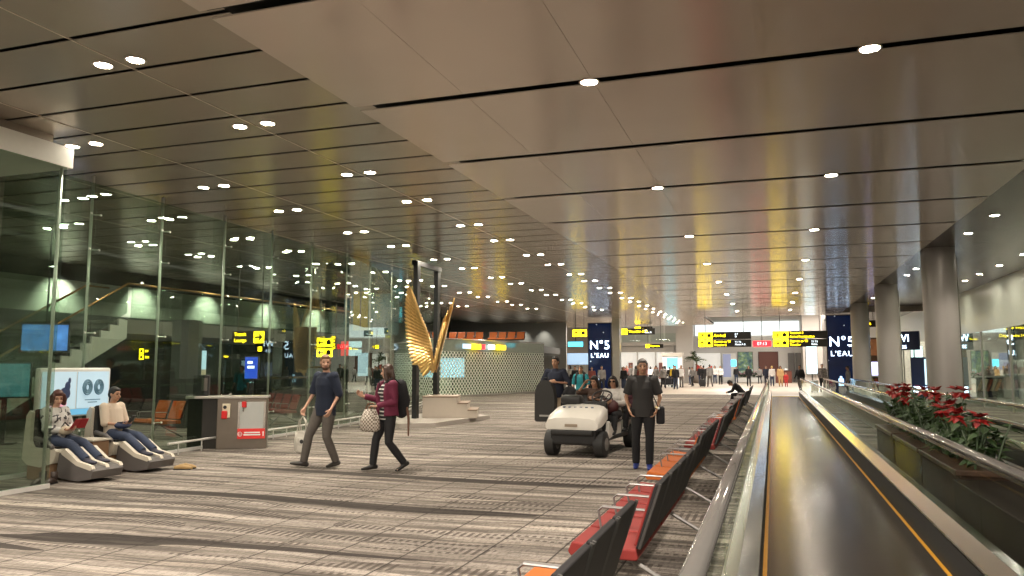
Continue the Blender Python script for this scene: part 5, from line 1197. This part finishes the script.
far('far woman dressed in black before the brown wall panel', -1.9, 66, 190, blackc, blackc, style='long', female=True)
far('far traveller with yellow hair and white top', -.1, 66.5, 10, whitec, jeans, mat('hair_blond', (.5, .32, .1), .6), 1.66, skinA)
far('far woman in ochre dress beside the desk', .55, 66, 185, ochre, ochre, style='long', female=True)
far('far child in red beside the woman in ochre', .95, 65, 170, redc, redc, h=1.15)
far('far traveller in navy between the two women at the desk', -.55, 67.5, 185, navy, navy)
far('traveller in dark clothes leaning at the end of the walkway rail', 1.55, 50.6, 150, blackc, greyc, h=1.72, pose=WALK)
far('heavy man in grey checked shirt past the end of the walkways', 2.95, 53, 195, checkm, blackc, h=1.80, stout=1.2)
far('man in grey checked shirt behind the heavier one near the perfume panel', 3.5, 55, 185, checkm, blackc, h=1.72)
far('traveller in grey before the right perfume panel', 3.95, 46.95, 100, greyj, blackc, h=1.66)
far('far traveller in a bright yellow jacket in the left crowd', -7.45, 62, 185, yel, blackc, h=1.75)
far('far traveller in a white top beside the yellow jacket', -6.75, 61, 150, whitec, greyc, h=1.7)
protoA = [far('traveller standing in the far left crowd, dark jacket', -9.6, 60, 190, blackc, jeans, group='far left crowd'),
          far('traveller standing in the far left crowd, grey jacket', -8.4, 59, 150, greyj, blackc, pose=WALK, group='far left crowd'),
          far('traveller standing in the far left crowd, white shirt', -10.6, 63, 20, whitec, jeans, style='long', female=True, group='far left crowd'),
          far('traveller standing in the far left crowd, dull red top', -9.1, 64, 80, mat('dull_red', (.2, .05, .04), .8), blackc, group='far left crowd')]
spots = [(-10.2, 55, 0, 40), (-9.2, 55.5, 1, 200), (-11.0, 58, 2, 170), (-8.0, 64, 0, 10), (-7.3, 66, 3, 190), (-8.9, 68, 2, 60), (-10, 70, 0, 120), (-11.5, 66, 1, 150), (-12.6, 70, 3, 180), (-9.6, 72, 1, 30),
         (-7.0, 70, 2, 90), (-8.1, 73, 0, 210), (-12.0, 48.2, 0, 170), (-11.2, 49.5, 3, 190), (-12.8, 50, 2, 140), (-10.4, 48.8, 1, 200), (-9.3, 50.5, 0, 160), (-6.3, 73, 3, 185), (-6.6, 56, 0, 170), (-7.6, 57, 1, 20), (-6.2, 64, 1, 150), (-5.9, 68, 0, 190), (-8.6, 53, 3, 20), (-12.8, 53.5, 0, 90), (-13.6, 56, 2, 200), (-11.8, 55, 1, 10), (-10.9, 73, 2, 0), (-12.2, 75, 0, 40), (-5.2, 75, 2, 180), (-3.4, 78, 0, 170), (-1.2, 76, 1, 10), (9.6, 33.5, 2, 170), (10.5, 35.5, 1, 20), (9.0, 39, 0, 90), (11, 37, 2, 140)]
for i, (x, y, p, rz) in enumerate(spots):
    c = copy_tree(protoA[p]); c.location = (x, y, 0); c.rotation_euler.z = D(rz); sc_ = .94+.11*((i*37) % 10)/10; c.scale = (sc_,)*3
    if x > 5: c['label'] = 'shopper behind the right hand glass, %s' % ['dark jacket', 'grey jacket', 'white shirt', 'dull red top'][p]; c['group'] = 'shoppers behind the right glass'
def suitcase(label, loc, m, rz=0., h=.62):
    t = thing('suitcase', label, 'suitcase', loc, rz)
    MB().bb(-.22, .22, -.13, .13, .06, h, .05, 3).build('shell', m, t, 'auto'); MB().tube([(-.12, .1, h-.02), (-.12, .1, h+.42), (.12, .1, h+.42), (.12, .1, h-.02)], [.012]*4, n=6).build('handle', dsteel, t)
    for x in (-.17, .17):
        for y in (-.09, .09): MB().cyl((x-.015, y, .035), (x+.015, y, .035), .035, n=10).build('wheel', black, t)
suitcase('black suitcase pulled by the far traveller in grey jacket', (-5.3, 62.6, 0), black)
suitcase('black suitcase standing in the far left crowd', (-8.9, 58.5, 0), black, .4)
suitcase('white carrier suitcase beside the heavy man in checked shirt', (2.45, 52.6, 0), white, .2, .75)
t = thing('luggage_trolley', 'luggage trolley with dark bags in the far left crowd', 'trolley', (-7.9, 61.2, 0), .4)
MB().bb(-.35, .35, -.5, .5, .18, .22).build('deck', steel, t); MB().tube([(-.3, .5, .2), (-.3, .6, 1.0), (.3, .6, 1.0), (.3, .5, .2)], [.02]*4, n=6).build('handle', steel, t)
for x, y in ((-.28, -.4), (.28, -.4), (0, .45)): MB().cyl((x-.03, y, .09), (x+.03, y, .09), .09, n=12).build('wheel', black, t)
t = thing('luggage_bag', 'dark bag lying on the luggage trolley', 'bag', (-7.9, 61.1, .22), .4); MB().bb(-.3, .3, -.4, .35, 0, .5, .08, 3).build('bag_body', blackc, t, 'auto'); MB().tube([(-.1, 0, .48), (0, 0, .58), (.1, 0, .48)], [.015]*3, n=6).build('handle', black, t)
